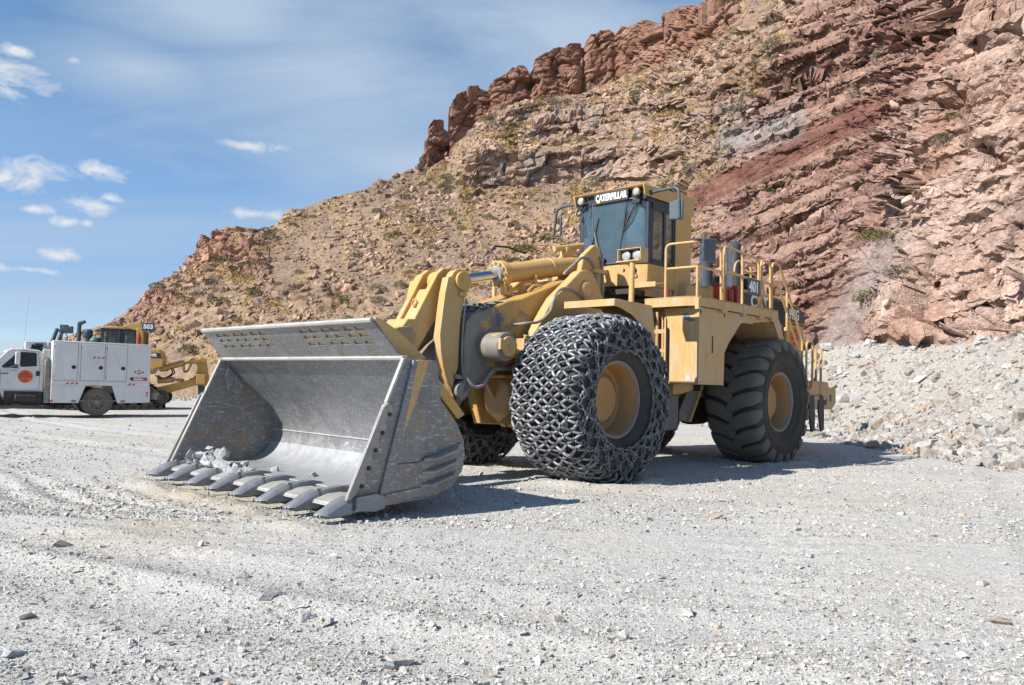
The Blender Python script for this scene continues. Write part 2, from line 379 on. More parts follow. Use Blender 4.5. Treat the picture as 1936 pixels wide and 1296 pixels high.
mx = np.array([ur[max(0,i-26):i+27].max() for i in range(NU)]); us = np.minimum(lowpass(mx, 16) + 14, ub - 4)   # smooth shoulder line below the ragged crest
TS = .84
U = np.repeat(uu[None], NV, 0); t1 = np.clip(tt/TS, 0, 1)[:,None]; t2 = np.clip((tt-TS)/(1-TS), 0, 1)[:,None]
V = ub[None] + (us-ub)[None]*t1 + (ur-us)[None]*t2
A, E_ = slopes(U, V)
# --- zones, in hill coordinates
foot = curve(FOOT, U)
pil = sstep(0, 6, foot - V)*sstep(790, 803, U)*(1-sstep(1330, 1460, U))            # columnar cliffs along the crest
dip = np.interp(U, [600,900,1100,1300,1500,1700,2500], [0,14,40,80,150,235,520])   # beds rise to the right
nz = lambda s, o=4, seed=0, sx=1., sy=1.: fbm(np.stack([U/s*sx, V/s*sy, U*0+seed*3.1], -1), o, seed=seed)
Q = V + dip + 9*nz(120, 4, 5) + 3*nz(28, 3, 6)
brk = sstep(-.35, .1, nz(70, 4, 11, 1, 2.2)); brk2 = sstep(-.15, .15, nz(38, 3, 12, 1, 2))
zC = sstep(868, 905, U + .25*(V-320)) * sstep(-6, 8, V-foot) * (1-sstep(338, 372, V + .12*(U-1000) + 10*nz(60, 3, 13))) # bedded ledges under the cliffs
zC = zC * (1 - sstep(1290, 1700, U + .0*V)*.0)
lowA = sstep(1330, 1480, U + .55*(V-330))                                            # everything right of the talus is bedrock
zD = sstep(0, 10, V - (352 - .49*(U-1300))) * (1-sstep(52, 66, V - (352 - .49*(U-1300)))) * sstep(1270,1300,U)*(1-sstep(1740,1800,U))   # dark red slab
slab = zD
ang = U + .95*(V-640)
zE = sstep(1690, 1790, U + .22*(V-100)+ 26*nz(140, 3, 21))                            # massive pink cliff on the right
gul = np.exp(-((U - (1628 - .55*(V-560)*(V>430) - .55*(430-560)*(V<=430)))/46.)**2) * sstep(400, 470, V) * (V < 700)   # grey scree gully
bigl = np.exp(-((V-(312+.0*U) - .10*(U-900))/34.)**2)*sstep(880,905,U)*(1-sstep(1190,1260,U))   # tall pale ledge under the first beds
ledA = [(400,462,40,20),(480,475,40,30),(610,560,90,24),(860,585,90,26),(470,500,40,24),(330,560,60,18)]
led = sum(np.exp(-((U-a)/c)**2-((V-b)/d)**2) for a,b,c,d in ledA)
# --- steepness (tan of the slope): broad forms only, so the surface stays continuous sideways
bed = sstep(1330, 1420, U + .5*(V-300))
T = .60 + .05*nz(160, 3, 31)
T = T + .55*zC
T = np.maximum(T, 7.*pil)
T = T*(1-bed) + bed*1.45
T = T*(1-slab) + slab*1.5
T = T*(1-zE) + zE*2.4
T = T*(1-gul) + gul*1.15
T = np.maximum(T, E_ + .22)
r = np.zeros_like(U); r[0] = curve(RB, uu)
for k in range(1, NV):
    de = np.maximum(E_[k]-E_[k-1], 0); r[k] = r[k-1] + r[k-1]*de/np.maximum(T[k]-E_[k], .16)
def smooth_u(a, n, times=3):
    kern = np.ones(2*n+1)/(2*n+1)
    for _ in range(times):
        p = np.pad(a, ((0,0),(n,n)), mode='edge'); c_ = np.cumsum(np.concatenate([np.zeros((a.shape[0],1)), p],1),1); a = (c_[:,2*n+1:]-c_[:,:-2*n-1])/(2*n+1)
    return a
r = np.exp(smooth_u(np.log(r), 14, 3))
rV = np.gradient(r, axis=0)/np.minimum(np.gradient(V, axis=0), -1e-3)            # metres of distance per photo line (negative: up = farther)
def benches(q, period, seed, duty):
    """stair profile of a bed: riser at constant distance, then a tread"""
    k = np.floor(-q/period); f = -q/period - k; h = _h(k.astype(np.int64), k.astype(np.int64)*0, k.astype(np.int64)*0, seed); d = duty*(.55+.9*h)
    return np.where(f < d, 0, (f-d)/(1-d)) - f, (f < d)*1.0, h
g1, b1, h1 = benches(Q, 41., 4, .50); g2, b2, h2 = benches(Q + 4*nz(40,3,9), 17., 8, .5)
gl, bl, hl = benches(V - .10*(U-900) + 4*nz(50,3,19), 62., 5, .62)
amp = -rV
led1 = np.clip(zC*brk + bed*(1-slab)*(1-gul)*.8*brk, 0, 1)*(1-bigl)*(1-pil)
r = r + amp*np.clip(g1*41*led1*.95 + g2*17*np.clip((zC*.8+bed*.9)*brk2*(1-slab)*(1-gul),0,1)*.9*(1-pil)*(1-bigl), -60, 60) 
def cliffband(v0, v1, v2, tilt, u0, u1, m=26):
    vv_ = V + tilt*(U-1000) + 5*nz(45,3,23) + 7*nz(130,2,24); up = np.clip((v0-vv_)/(v0-v1), 0, 1); dn = np.clip((vv_-v2)/(v1-v2), 0, 1); tri = np.where(vv_ > v1, up, dn); mk_ = sstep(u0, u0+m, U)*(1-sstep(u1-70, u1, U)); face = mk_*(vv_ < v0)*(vv_ > v1)
    return -amp*(v0-v1)*tri*mk_*.92, face
c1_, f1_ = cliffband(352, 288, 240, .06, 872, 1290); c2_, f2_ = cliffband(232, 206, 186, .10, 955, 1330); c3_, f3_ = cliffband(262, 240, 222, .08, 985, 1420)
r = r + c1_ + c2_*(1-pil) + c3_
palef = np.clip(f1_ + .8*f2_ + .8*f3_, 0, 1)
zz_ = np.clip(zC + bed + bigl, 0, 1)
X = A*r; Y = r; Z = CAMH + E_*r
Pt = np.stack([X, Y, Z], -1)
def normals(Pt):
    du = np.gradient(Pt, axis=1); dv = np.gradient(Pt, axis=0); n = np.cross(du, dv); n /= np.linalg.norm(n, axis=-1, keepdims=True)+1e-9; return n
Nn = normals(Pt)
steep = np.clip(1-np.abs(Nn[...,2]), 0, 1); rock = np.clip(sstep(.30,.55,steep) + palef, 0, 1)
# --- relief along the normal
wpx_ = r/1479.
# crest pillars: rounded columns with deep clefts
edges = np.array([800,846,919,1003,1104,1159,1238,1322,1400,1470])
ue = U + 5*nz(50,3,41) - .0*(V-foot); k = np.clip(np.searchsorted(edges, ue)-1, 0, len(edges)-2)
fx = np.clip((ue-edges[k])/(edges[k+1]-edges[k]), 0, 1); wdt = (edges[k+1]-edges[k])
bul = 1-np.abs(fx*2-1)**7; inw = ((ue > 800) & (ue < 1470))
wpx = r/1479.
D = pil*inw*(bul-1)*wdt*.16*wpx
sc_ = Pt/np.array([1.,1.,1.])
D = D + (.3+.5*rock)*.5*fbm(sc_*.28, 5, seed=51) + led*brk2*(.55 + .6*fbm(sc_*.5,3,seed=53))
rock = np.clip(rock + .8*sstep(.3,.8,led), 0, 1)
w1 = fbm(sc_*.5,3,seed=3); ZB = Z - .38*X*(U > 1100) - .16*X*(U <= 1100)
H1, G1 = cellfacet(np.stack([X*.30 + .25*w1, Y*.30, ZB*.52], -1), 5)
D = D + rock*(1-.72*np.maximum(zE, .7*bed))*(H1*.9 - .28*np.exp(-(G1/.05)**2))                              # big jointed blocks with flat faces
H2, G2 = cellfacet(np.stack([X*.95 + .2*w1, Y*.95, ZB*1.75], -1), 9)
D = D + (.10+.90*rock)*(1-.5*np.maximum(zE,.75*bed))*(H2*.36 - .10*np.exp(-(G2/.07)**2))
def lay(q, per, seed):
    k = np.floor(q/per).astype(np.int64); z_ = np.zeros_like(k); pres = _h(k, np.floor(U/260 + 7.3*_h(k, z_, z_, seed+1)).astype(np.int64), z_, seed+2)
    return (_h(k, z_, z_, seed)-.5)*1.2*(.35+pres) + .45*(.5-(q/per-k))
Qr = V + .40*(U-1300) + 10*nz(110,3,45) + 70*zE*nz(200,3,46)
D = D + bed*(1-gul)*(1-.5*slab)*(.30*lay(Qr + 2.5*nz(30,3,49), 10., 47) + .12*lay(Qr + 1.5*nz(20,3,52), 5., 51) + .60*lay(Qr + 7*nz(60,3,50), 43., 48))*np.clip(wpx_*1479/40, .4, 1.6)*(.85-.5*zE)
H3, G3 = cellfacet(np.stack([X*.10 + .1*w1, Y*.10, (Z-.45*X)*.15], -1), 15)
D = D + zE*(1-gul)*(1.1*fbm(sc_*.10, 2, seed=61) + 1.2*H3 - .5*np.exp(-(G3/.03)**2))
crk = np.exp(-(np.abs(fbm(np.stack([X*.18+Z*.10, Y*.18, Z*.16-X*.06], -1), 3, seed=71))/.035)**2)
D = D - zE*crk*.9
D = D*(1-.5*gul) + .05*fbm(sc_*3.2, 3, seed=81)
D = D*(1-.6*slab) + slab*.12*ridged(np.stack([X*1.0+Z*.5, Y, (Z-.45*X)*3.2], -1), 3, seed=17)
edge_fade = sstep(0, .02, tt)[:,None]
Pd = Pt + (Nn*np.sign(-Nn[...,1:2]+1e-6))*(D*edge_fade)[...,None]
Nd = normals(Pd); Nd *= np.sign(-Nd[...,1:2]+.35*np.sign(Nd[...,2:3]))
# --- colours of the rock and soil themselves
C = lambda *c: np.array(c)
def lerpc(a, b, f): return a*(1-f[...,None]) + b*f[...,None]
soil = lerpc(C(.285,.205,.148), C(.36,.255,.175), sstep(-.4,.5,nz(60,4,91)))
col = soil * np.ones(U.shape+(3,))
rk = lerpc(C(.30,.185,.13), C(.41,.285,.21), sstep(-.5,.5,fbm(sc_*.35,4,seed=93)))
rk = lerpc(rk, C(.20,.19,.185)*np.ones_like(rk), .75*sstep(.10,.42,fbm(np.stack([X*1.1,Y*1.1,Z*.28],-1),4,seed=95))*(zC+.3))     # grey varnish curtains
col = lerpc(col, rk, np.clip(sstep(.32,.5,1-np.abs(Nd[...,2])) *np.clip(zC + bed + led*1.2 + .25, 0, 1), 0, 1))
col = lerpc(col, lerpc(C(.26,.135,.095), C(.335,.20,.145), sstep(-.4,.4,fbm(sc_*.5,4,seed=97))), np.clip(pil,0,1))
bedc = lerpc(C(.265,.150,.122), C(.35,.225,.185), sstep(-.3,.4,fbm(np.stack([X*.25,Y*.25,(Z-.35*X)*.9],-1),4,seed=99)))
col = lerpc(col, bedc, bed*(.62+.38*rock))
pf = lerpc(C(.39,.265,.20), C(.46,.34,.275), sstep(-.4,.4,fbm(sc_*.6,4,seed=131))); pf = lerpc(pf, C(.23,.215,.21)*np.ones_like(pf), .8*sstep(.02,.32,fbm(np.stack([X*.7,Y*.7,Z*.12],-1),4,seed=133))); col = lerpc(col, pf, palef*.85)
slabc = lerpc(C(.165,.072,.055), C(.23,.118,.092), sstep(-.4,.4,fbm(sc_*.8,4,seed=101)))
col = lerpc(col, slabc, np.clip(slab,0,1))
pink = lerpc(C(.37,.225,.17), C(.49,.35,.285), sstep(-.45,.35,fbm(sc_*.3,5,seed=103)))
pink = lerpc(pink, C(.24,.19,.18)*np.ones_like(pink), .6*sstep(.2,.5,fbm(sc_*.55,4,seed=105)))
col = lerpc(col, pink, np.clip(zE,0,1)*.9)
gulc = lerpc(C(.255,.215,.195), C(.33,.275,.25), sstep(-.4,.4,fbm(sc_*.6,4,seed=107)))
col = lerpc(col, gulc, np.clip(gul,0,1)*.8)
greyband = np.exp(-((V - (268 - .30*(U-1380)))/34)**2)*sstep(1330,1360,U)*(1-sstep(1500,1540,U)); col = lerpc(col, C(.25,.235,.225)*np.ones_like(col), .75*greyband)
straw = sstep(.05,.45,nz(26,4,111)+.25*nz(8,3,112))*(1-rock)*(1-bed)*(1-pil); col = lerpc(col, C(.42,.30,.13)*np.ones_like(col), .35*straw)
redl = np.exp(-((U-420)/75)**2-((V-470)/48)**2) + .8*np.exp(-((U-300)/60)**2-((V-575)/34)**2); col = lerpc(col, C(.36,.19,.13)*np.ones_like(col), np.clip(redl,0,1)*.7)
beds_c = lay(Qr + 7*nz(60,3,50), 43., 48) + .6*lay(Qr + 2.5*nz(30,3,49), 11., 47); col = col*(1 + np.clip(bed*(1-gul)*.30*beds_c, -.3, .3)[...,None]*np.array([.8,1.0,1.1]))
col = col*(1 - .55*np.clip(rock*np.exp(-(G2/.05)**2) + zE*np.exp(-(G3/.02)**2), 0, 1)[...,None]*0) * (1 + .22*fbm(sc_*1.7,3,seed=115)[...,None])
hill_rows = Pd.copy(); hill_col = col.copy()
# back of the hill: falls away behind the crest
last = Pd[-1]; lastc = col[-1]; back = []; bc = []
for k in range(1, NB+1):
    q = k/NB; d = last*np.array([1,1,0]); d = d/np.linalg.norm(d, axis=-1, keepdims=True)
    p = last + d*(60*q**1.5) - np.array([0,0,1])*((last[:,2:3]+1)*(q**1.15))*1.0; p[:,2] += .6*fbm(np.stack([uu/20, uu*0+k, uu*0],-1),3,seed=121)*(1-q)*(q>.08); back.append(p); bc.append(lastc)
front = Pd[0:1] - np.array([0,0,3.5]) ; front = front*np.array([.97,.97,1])
full = np.concatenate([front, Pd, np.array(back)], 0); fc = np.concatenate([col[0:1], col, np.array(bc)], 0)
n0, n1 = full.shape[:2]; idx = np.arange(n0*n1).reshape(n0, n1)
F = np.stack([idx[:-1,:-1], idx[:-1,1:], idx[1:,1:], idx[1:,:-1]], -1).reshape(-1, 4)
def colattr(me, c):
    a = me.color_attributes.new('albedo', 'FLOAT_COLOR', 'POINT'); a.data.foreach_set('color', np.concatenate([np.clip(c.reshape(-1,3),0.01,1), np.ones((c.size//3,1))], 1).astype(np.float32).ravel())
def rockmat(name, bumpy=.5, attr='albedo', gain=1.0, scale=1.0, rough=.95):
    m, t, b = nt(name); n = N(t); c = n.coord(); a = n.new('ShaderNodeVertexColor', layer_name=attr).outputs[0]
    f = n.ramp(n.noise(c, 2.2*scale, 7, .7), [(.28, .68*gain), (.72, 1.25*gain)]); g = n.ramp(n.noise(c, 9*scale, 5, .7), [(.3, .78), (.7, 1.16)])
    sp = n.ramp(n.voro(c, 5*scale, 'F1', 'Color'), [(.0, .82), (1, 1.15)])
    colr = n.mix(1.0, n.mix(1.0, n.mix(1.0, a, f, 'MULTIPLY'), g, 'MULTIPLY'), sp, 'MULTIPLY')
    t.links.new(colr, b.inputs['Base Color']); b.inputs['Roughness'].default_value = rough; b.inputs['Specular IOR Level'].default_value = .2
    h = n.math('ADD', n.noise(c, 3*scale, 9, .72, .3), n.math('MULTIPLY', n.voro(c, 6*scale, 'DISTANCE_TO_EDGE'), .5))
    t.links.new(n.bump(h, bumpy, .22/scale), b.inputs['Normal']); return m
M['hill'] = rockmat('dry_hillside_rock', .75)
me = npmesh('hill', full.reshape(-1,3), F, M['hill'], smooth=False); colattr(me, fc)
hill = link('hill', me); hill['kind'] = 'structure'

# ================================================================= LOT (one ground sheet) and the rubble bank at its edge
FEET = [(15.5,4),(14.2,12),(13.3,20),(13.3,24),(13.4,27.5),(13.0,31),(11.0,35),(7,39),(2,42),(-5,45.5),(-14,49),(-24,53),(-36,58),(-60,70),(-95,95)]
def polydist(x, y):
    """signed distance to the foot line (positive = beyond it) and arclength along it"""
    P_ = np.array(FEET, float); best = np.full(x.shape, 1e9); sgn = np.ones(x.shape); arcl = np.zeros(x.shape); s0 = 0
    for a, b in zip(P_[:-1], P_[1:]):
        d = b-a; L = np.hypot(*d); t = np.clip(((x-a[0])*d[0] + (y-a[1])*d[1])/L**2, 0, 1)
        px, py = a[0]+t*d[0], a[1]+t*d[1]; dd = np.hypot(x-px, y-py); m = dd < best
        best = np.where(m, dd, best); sgn = np.where(m, np.sign((x-a[0])*d[1] - (y-a[1])*d[0]), sgn); arcl = np.where(m, s0+t*L, arcl); s0 += L
    return best*sgn, arcl
def ground_z(x, y):
    p = np.stack([x*.12, y*.12, x*0], -1)
    z = .10*fbm(p, 3, seed=201) + .03*fbm(p*5, 3, seed=203)
    near = np.exp(-(((x-2.5)/7)**2 + ((y-15)/7)**2)); z = z*(1-.75*near)
    z = z*sstep(2.0, 9.0, np.hypot(x, y)) - .02
    # shoved-up ridges by the loader's wheels and in front of the bucket, old tyre tracks
    ca, sa = math.cos(LYAW), math.sin(LYAW); lx = (x-LX)*ca + (y-LY)*sa; ly = -(x-LX)*sa + (y-LY)*ca
    for cx in (0, -5.89):
        for cy in (1.65, -1.65):
            d = np.hypot((lx-cx)/.95, (ly-cy)/.95); z = z + .10*np.exp(-((d-.95)/.22)**2)*(.5+.5*fbm(np.stack([x*2.2,y*2.2,x*0],-1),3,seed=205)) 
    z = z + .07*np.exp(-((lx-5.95)/.22)**2)*sstep(3.0,2.3,np.abs(ly))*(.6+.8*fbm(np.stack([x*3,y*3,x*0],-1),3,seed=207))
    for off_, amp in ((-3.4,.028),(-4.5,.024),(3.2,.02),(6.2,.02),(7.3,.018)):
        q = (x*.35 + y - 9 - off_ - .02*x*x); z = z - amp*np.exp(-(q/.33)**2) + amp*.8*np.exp(-((np.abs(q)-.55)/.18)**2)
    q = (x - y*.55 - 1.2); z = z - .02*np.exp(-((q)/.3)**2)*(y<30) + .016*np.exp(-((np.abs(q)-.5)/.15)**2)
    tp_ = np.exp(-((x+3.9+.12*(y-10))/1.15)**2)*sstep(6.6,7.6,y)*(1-sstep(11.2,12.2,y)); z = z + .052*tp_*np.clip(np.sin(y*13.5 + .8*np.sin(x*2.6) + 1.2*np.sin(y*.9)), -.3, 1)*(.4+.6*fbm(np.stack([x*1.8,y*.8,x*0],-1),2,seed=209))
    tp2 = np.exp(-((x-3.2-.35*(y-9))/.8)**2)*sstep(5.2,6.4,y)*(1-sstep(10.5,12,y)); z = z + .016*tp2*np.sin(y*15 + np.sin(x*3))
    tr = np.exp(-((lx-6.7+.25*ly)/.9)**2)*sstep(-9,-5,ly)*(1-sstep(-.5,1.5,ly)); z = z + .022*tr*np.sin(lx*14+1.5*np.sin(ly*1.3))
    lump = cellnoise(np.stack([x*3.3, y*3.3, x*0],-1), 21)[0]; z = z + .012*(0.5-lump)*sstep(60,20,np.hypot(x,y))
    return z
BANKH = [(0,3.2),(10,3.4),(24,3.7),(34,3.4),(42,2.6),(60,2.2),(80,2.1),(100,2.2),(200,2.4)]
def bank_z(x, y):
    d, s = polydist(x, y); h = np.interp(s, [a for a,_ in BANKH], [b for _,b in BANKH]); w = h*1.45
    t = np.clip(d/w, 0, 1.0); prof = h*(t*1.12 - .12*t*t)
    nz_ = fbm(np.stack([x*.35,y*.35,x*0],-1),4,seed=211)
    return prof*(1+.10*nz_) + .16*nz_*np.clip(d,0,1) + .05*fbm(np.stack([x*2.5,y*2.5,x*0],-1),3,seed=213)*np.clip(d,0,1) + .02*np.clip(d-w,0,60), d, s
def fan(r0, r1, nr, th0, th1, nth, p=1.0):
    rr = np.exp(np.linspace(math.log(r0), math.log(r1), nr)); th = np.linspace(th0, th1, nth)
    Rr, Th = np.meshgrid(rr, th, indexing='ij'); return Rr*np.sin(Th), Rr*np.cos(Th)
# whole disc round the viewer: dense wedge ahead, coarse behind, one sheet
th = np.concatenate([np.linspace(-math.pi, -.85, 60)[:-1], np.linspace(-.85, .85, 620), np.linspace(.85, math.pi, 60)[1:]])
rr = np.concatenate([[.02], np.exp(np.linspace(math.log(.8), math.log(320), 640))])
Rr, Th = np.meshgrid(rr, th, indexing='ij'); GX, GY = Rr*np.sin(Th), Rr*np.cos(Th); GZ = ground_z(GX, GY)
d_, s_ = polydist(GX, GY); GZ = GZ - .9*np.clip(d_-1.0, 0, 1)
n0, n1 = GX.shape; idx = np.arange(n0*n1).reshape(n0, n1)
F = np.stack([idx[:-1,:-1], idx[1:,:-1], idx[1:,1:], idx[:-1,1:]], -1).reshape(-1,4)
def gravelmat(name, tint=(1,1,1), fine=1.0):
    m, t, b = nt(name); n = N(t); c = n.coord()
    base = n.ramp(n.noise(c, .35, 6, .6), [(.30, (.42*tint[0],.418*tint[1],.405*tint[2])), (.50, (.475*tint[0],.467*tint[1],.443*tint[2])), (.70, (.49*tint[0],.462*tint[1],.415*tint[2]))])
    v1 = n.voro(c, 26*fine, 'F1', 'Color'); e1 = n.voro(c, 26*fine, 'DISTANCE_TO_EDGE'); v2 = n.voro(c, 70*fine, 'F1', 'Color'); v0 = n.voro(c, 11*fine, 'F1', 'Color')
    pat = n.ramp(n.noise(c, .9, 6, .65), [(.40, 0.15), (.62, 1.0)])
    sp = n.mix(n.math('MULTIPLY', pat, .9), (1,1,1), n.ramp(v1, [(.05, (.68,.69,.71)), (.5, (1.02,1.01,1.0)), (.95, (1.28,1.26,1.22))]), 'MULTIPLY')
    sp = n.mix(.75, sp, n.ramp(v2, [(0, .74), (1, 1.28)]), 'MULTIPLY'); sp = n.mix(n.math('MULTIPLY', pat, .4), sp, n.ramp(v0, [(0, .8), (1, 1.2)]), 'MULTIPLY')
    sv = n.new('ShaderNodeSeparateColor'); t.links.new(n.new('ShaderNodeVertexColor', layer_name='albedo').outputs[0], sv.inputs[0]); base = n.mix(sv.outputs[0], base, (.42,.37,.295))
    colr = n.mix(1.0, base, sp, 'MULTIPLY'); gap = n.ramp(e1, [(.0, .7), (.05, 1.0)]); colr = n.mix(n.math('MULTIPLY', pat, .5), colr, n.mix(1.0, colr, gap, 'MULTIPLY'))
    t.links.new(colr, b.inputs['Base Color']); b.inputs['Roughness'].default_value = .95; b.inputs['Specular IOR Level'].default_value = .15
    h = n.math('ADD', n.math('MULTIPLY', e1, 1.2), n.math('ADD', n.math('MULTIPLY', n.voro(c, 11*fine, 'F1'), -.8), n.noise(c, 60*fine, 5, .7)))
    t.links.new(n.bump(h, .55, .022), b.inputs['Normal']); return m
M['ground'] = gravelmat('crushed_rock_ground')
me = npmesh('ground', np.stack([GX,GY,GZ],-1).reshape(-1,3), F, M['ground'], smooth=True); 
def soilmask(x, y):
    ca, sa = math.cos(LYAW), math.sin(LYAW); lx = (x-LX)*ca + (y-LY)*sa; ly = -(x-LX)*sa + (y-LY)*ca
    q = np.exp(-((lx-6.05)/.45)**2)*sstep(3.2,2.2,np.abs(ly)) + .8*np.exp(-((x+3.7+.12*(y-10))/1.1)**2)*sstep(6.8,8,y)*(1-sstep(11,12.5,y)) + .45*np.exp(-((ly-2.3)/.8)**2)*sstep(-8,-6,lx)*(1-sstep(1,2.5,lx))
    q = q + .5*np.exp(-((x-5.5)/4.5)**2 - ((y-11.3-.05*x)/.9)**2) + .4*np.exp(-((x+9)/6)**2 - ((y-19)/1.2)**2)
    return np.clip(q*(.55+.9*fbm(np.stack([x*1.1,y*1.1,x*0],-1),4,seed=221)), 0, 1)
sm_ = soilmask(GX, GY); colattr(me, np.repeat(sm_.reshape(-1,1), 3, 1)); ground = link('ground', me); ground['kind'] = 'structure'
# bank sheet
sa_ = np.concatenate([np.arange(0, 46, .16), np.arange(46, 175, .34)]); db = np.concatenate([np.linspace(-.6, 7, 76), np.linspace(7.4, 26, 22)])
PF = np.array(FEET, float); cum = np.r_[0, np.cumsum(np.hypot(*np.diff(PF, axis=0).T))]
fx_, fy_ = np.interp(sa_, cum, PF[:,0]), np.interp(sa_, cum, PF[:,1])
for _ in range(30):
    fx_[1:-1] = (fx_[:-2]+2*fx_[1:-1]+fx_[2:])/4; fy_[1:-1] = (fy_[:-2]+2*fy_[1:-1]+fy_[2:])/4
tx, ty_2 = np.gradient(fx_), np.gradient(fy_); l = np.hypot(tx, ty_2); nx, ny = ty_2/l, -tx/l
for _ in range(120):
    nx[1:-1] = (nx[:-2]+2*nx[1:-1]+nx[2:])/4; ny[1:-1] = (ny[:-2]+2*ny[1:-1]+ny[2:])/4
BX = fx_[:,None] + nx[:,None]*db[None]; BY = fy_[:,None] + ny[:,None]*db[None]
BZ, bd, bs = bank_z(BX, BY); BZ = BZ + np.where(db[None] < 0, -.15, 0) + np.clip(db[None],0,.4)*.05
idx = np.arange(BX.size).reshape(BX.shape); F = np.stack([idx[:-1,:-1], idx[1:,:-1], idx[1:,1:], idx[:-1,1:]], -1).reshape(-1,4)
M['bank'] = gravelmat('rubble_bank_dirt', (.72,.69,.66), .55)
me = npmesh('rubble_slope', np.stack([BX,BY,BZ],-1).reshape(-1,3), F, M['bank'], smooth=True); bank = link('rubble_slope', me); bank['kind'] = 'structure'
# ================================================================= WHEEL LOADER

loader = empty('wheel_loader', (LX, LY, 0), LYAW)
tag(loader, 'huge yellow wheel loader with grey scratched bucket lowered and chained front tyres', 'wheel loader')
def P(name, mb, mat, parent=None, bevel=.012, smooth=35, label=None, **k):
    o = mb.build(name, M[mat] if isinstance(mat, str) else mat, parent or loader, bevel, smooth, **k)
    if label: o['label'] = label
    return o
CY = .08                                    # bucket centre line
BL, BR = CY + 2.36, CY - 2.33               # outer faces of the side plates
# ---- bucket shell (plate 6 cm thick): inner line front lip -> floor -> heel -> back -> top
inner = [(5.36,.19),(4.78,.20),(4.25,.205)] + [(4.25 - .50*math.sin(t), .705 - .50*math.cos(t)) for t in np.linspace(.12, 1.75, 9)] + [(3.94,1.10),(4.18,1.33),(4.42,1.56),(4.68,1.82)]
inner = [(float(a), float(b)) for a, b in inner]
def offs(line, d):
    out = []
    for i, p in enumerate(line):
        a = line[max(i-1,0)]; b = line[min(i+1, len(line)-1)]; tx, tz = b[0]-a[0], b[1]-a[1]; l = math.hypot(tx, tz)
        out.append((p[0] + tz*-1/l*d, p[1] + tx/l*d))
    return out
outer = offs(inner, .042)
mb = MB(); mb.prism(inner + outer[::-1], BR + .04, BL - .04)
bucket = P('bucket', mb, 'bucket_shell', bevel=0, smooth=30)
# floor liner (dusty polished plate) and weld seams
li = offs(inner[:9], -.006)
mb = MB(); mb.loft([[(x, y, z) for x, z in li] for y in (BR + .06, BL - .06)], caps=False, closed=False)
P('floor_plate', mb, 'bucket_floor', bucket, 0, 40)
mb = MB()
for k, (i, w) in enumerate(((10, .012), (len(inner)-1, .03))):
    x, z = inner[i]; mb.cyl((x+.005, BR+.05, z+.0), (x+.005, BL-.05, z), w, n=8)
P('weld_seam', mb, 'bucket_edge', bucket, 0)
mb = MB(); mb.tube([(4.09,CY+.60,.236),(3.962,CY+.66,.30),(3.845,CY+.68,.42),(3.775,CY+.69,.56),(3.757,CY+.69,.68)], .006, 5)
P('weld_seam', mb, 'black', bucket, 0)
mb = MB(); mb.box(4.72, 5.02, CY-.6, CY+1.35, .206, .228)
P('wear_plate', mb, 'bucket_floor', bucket, .006)
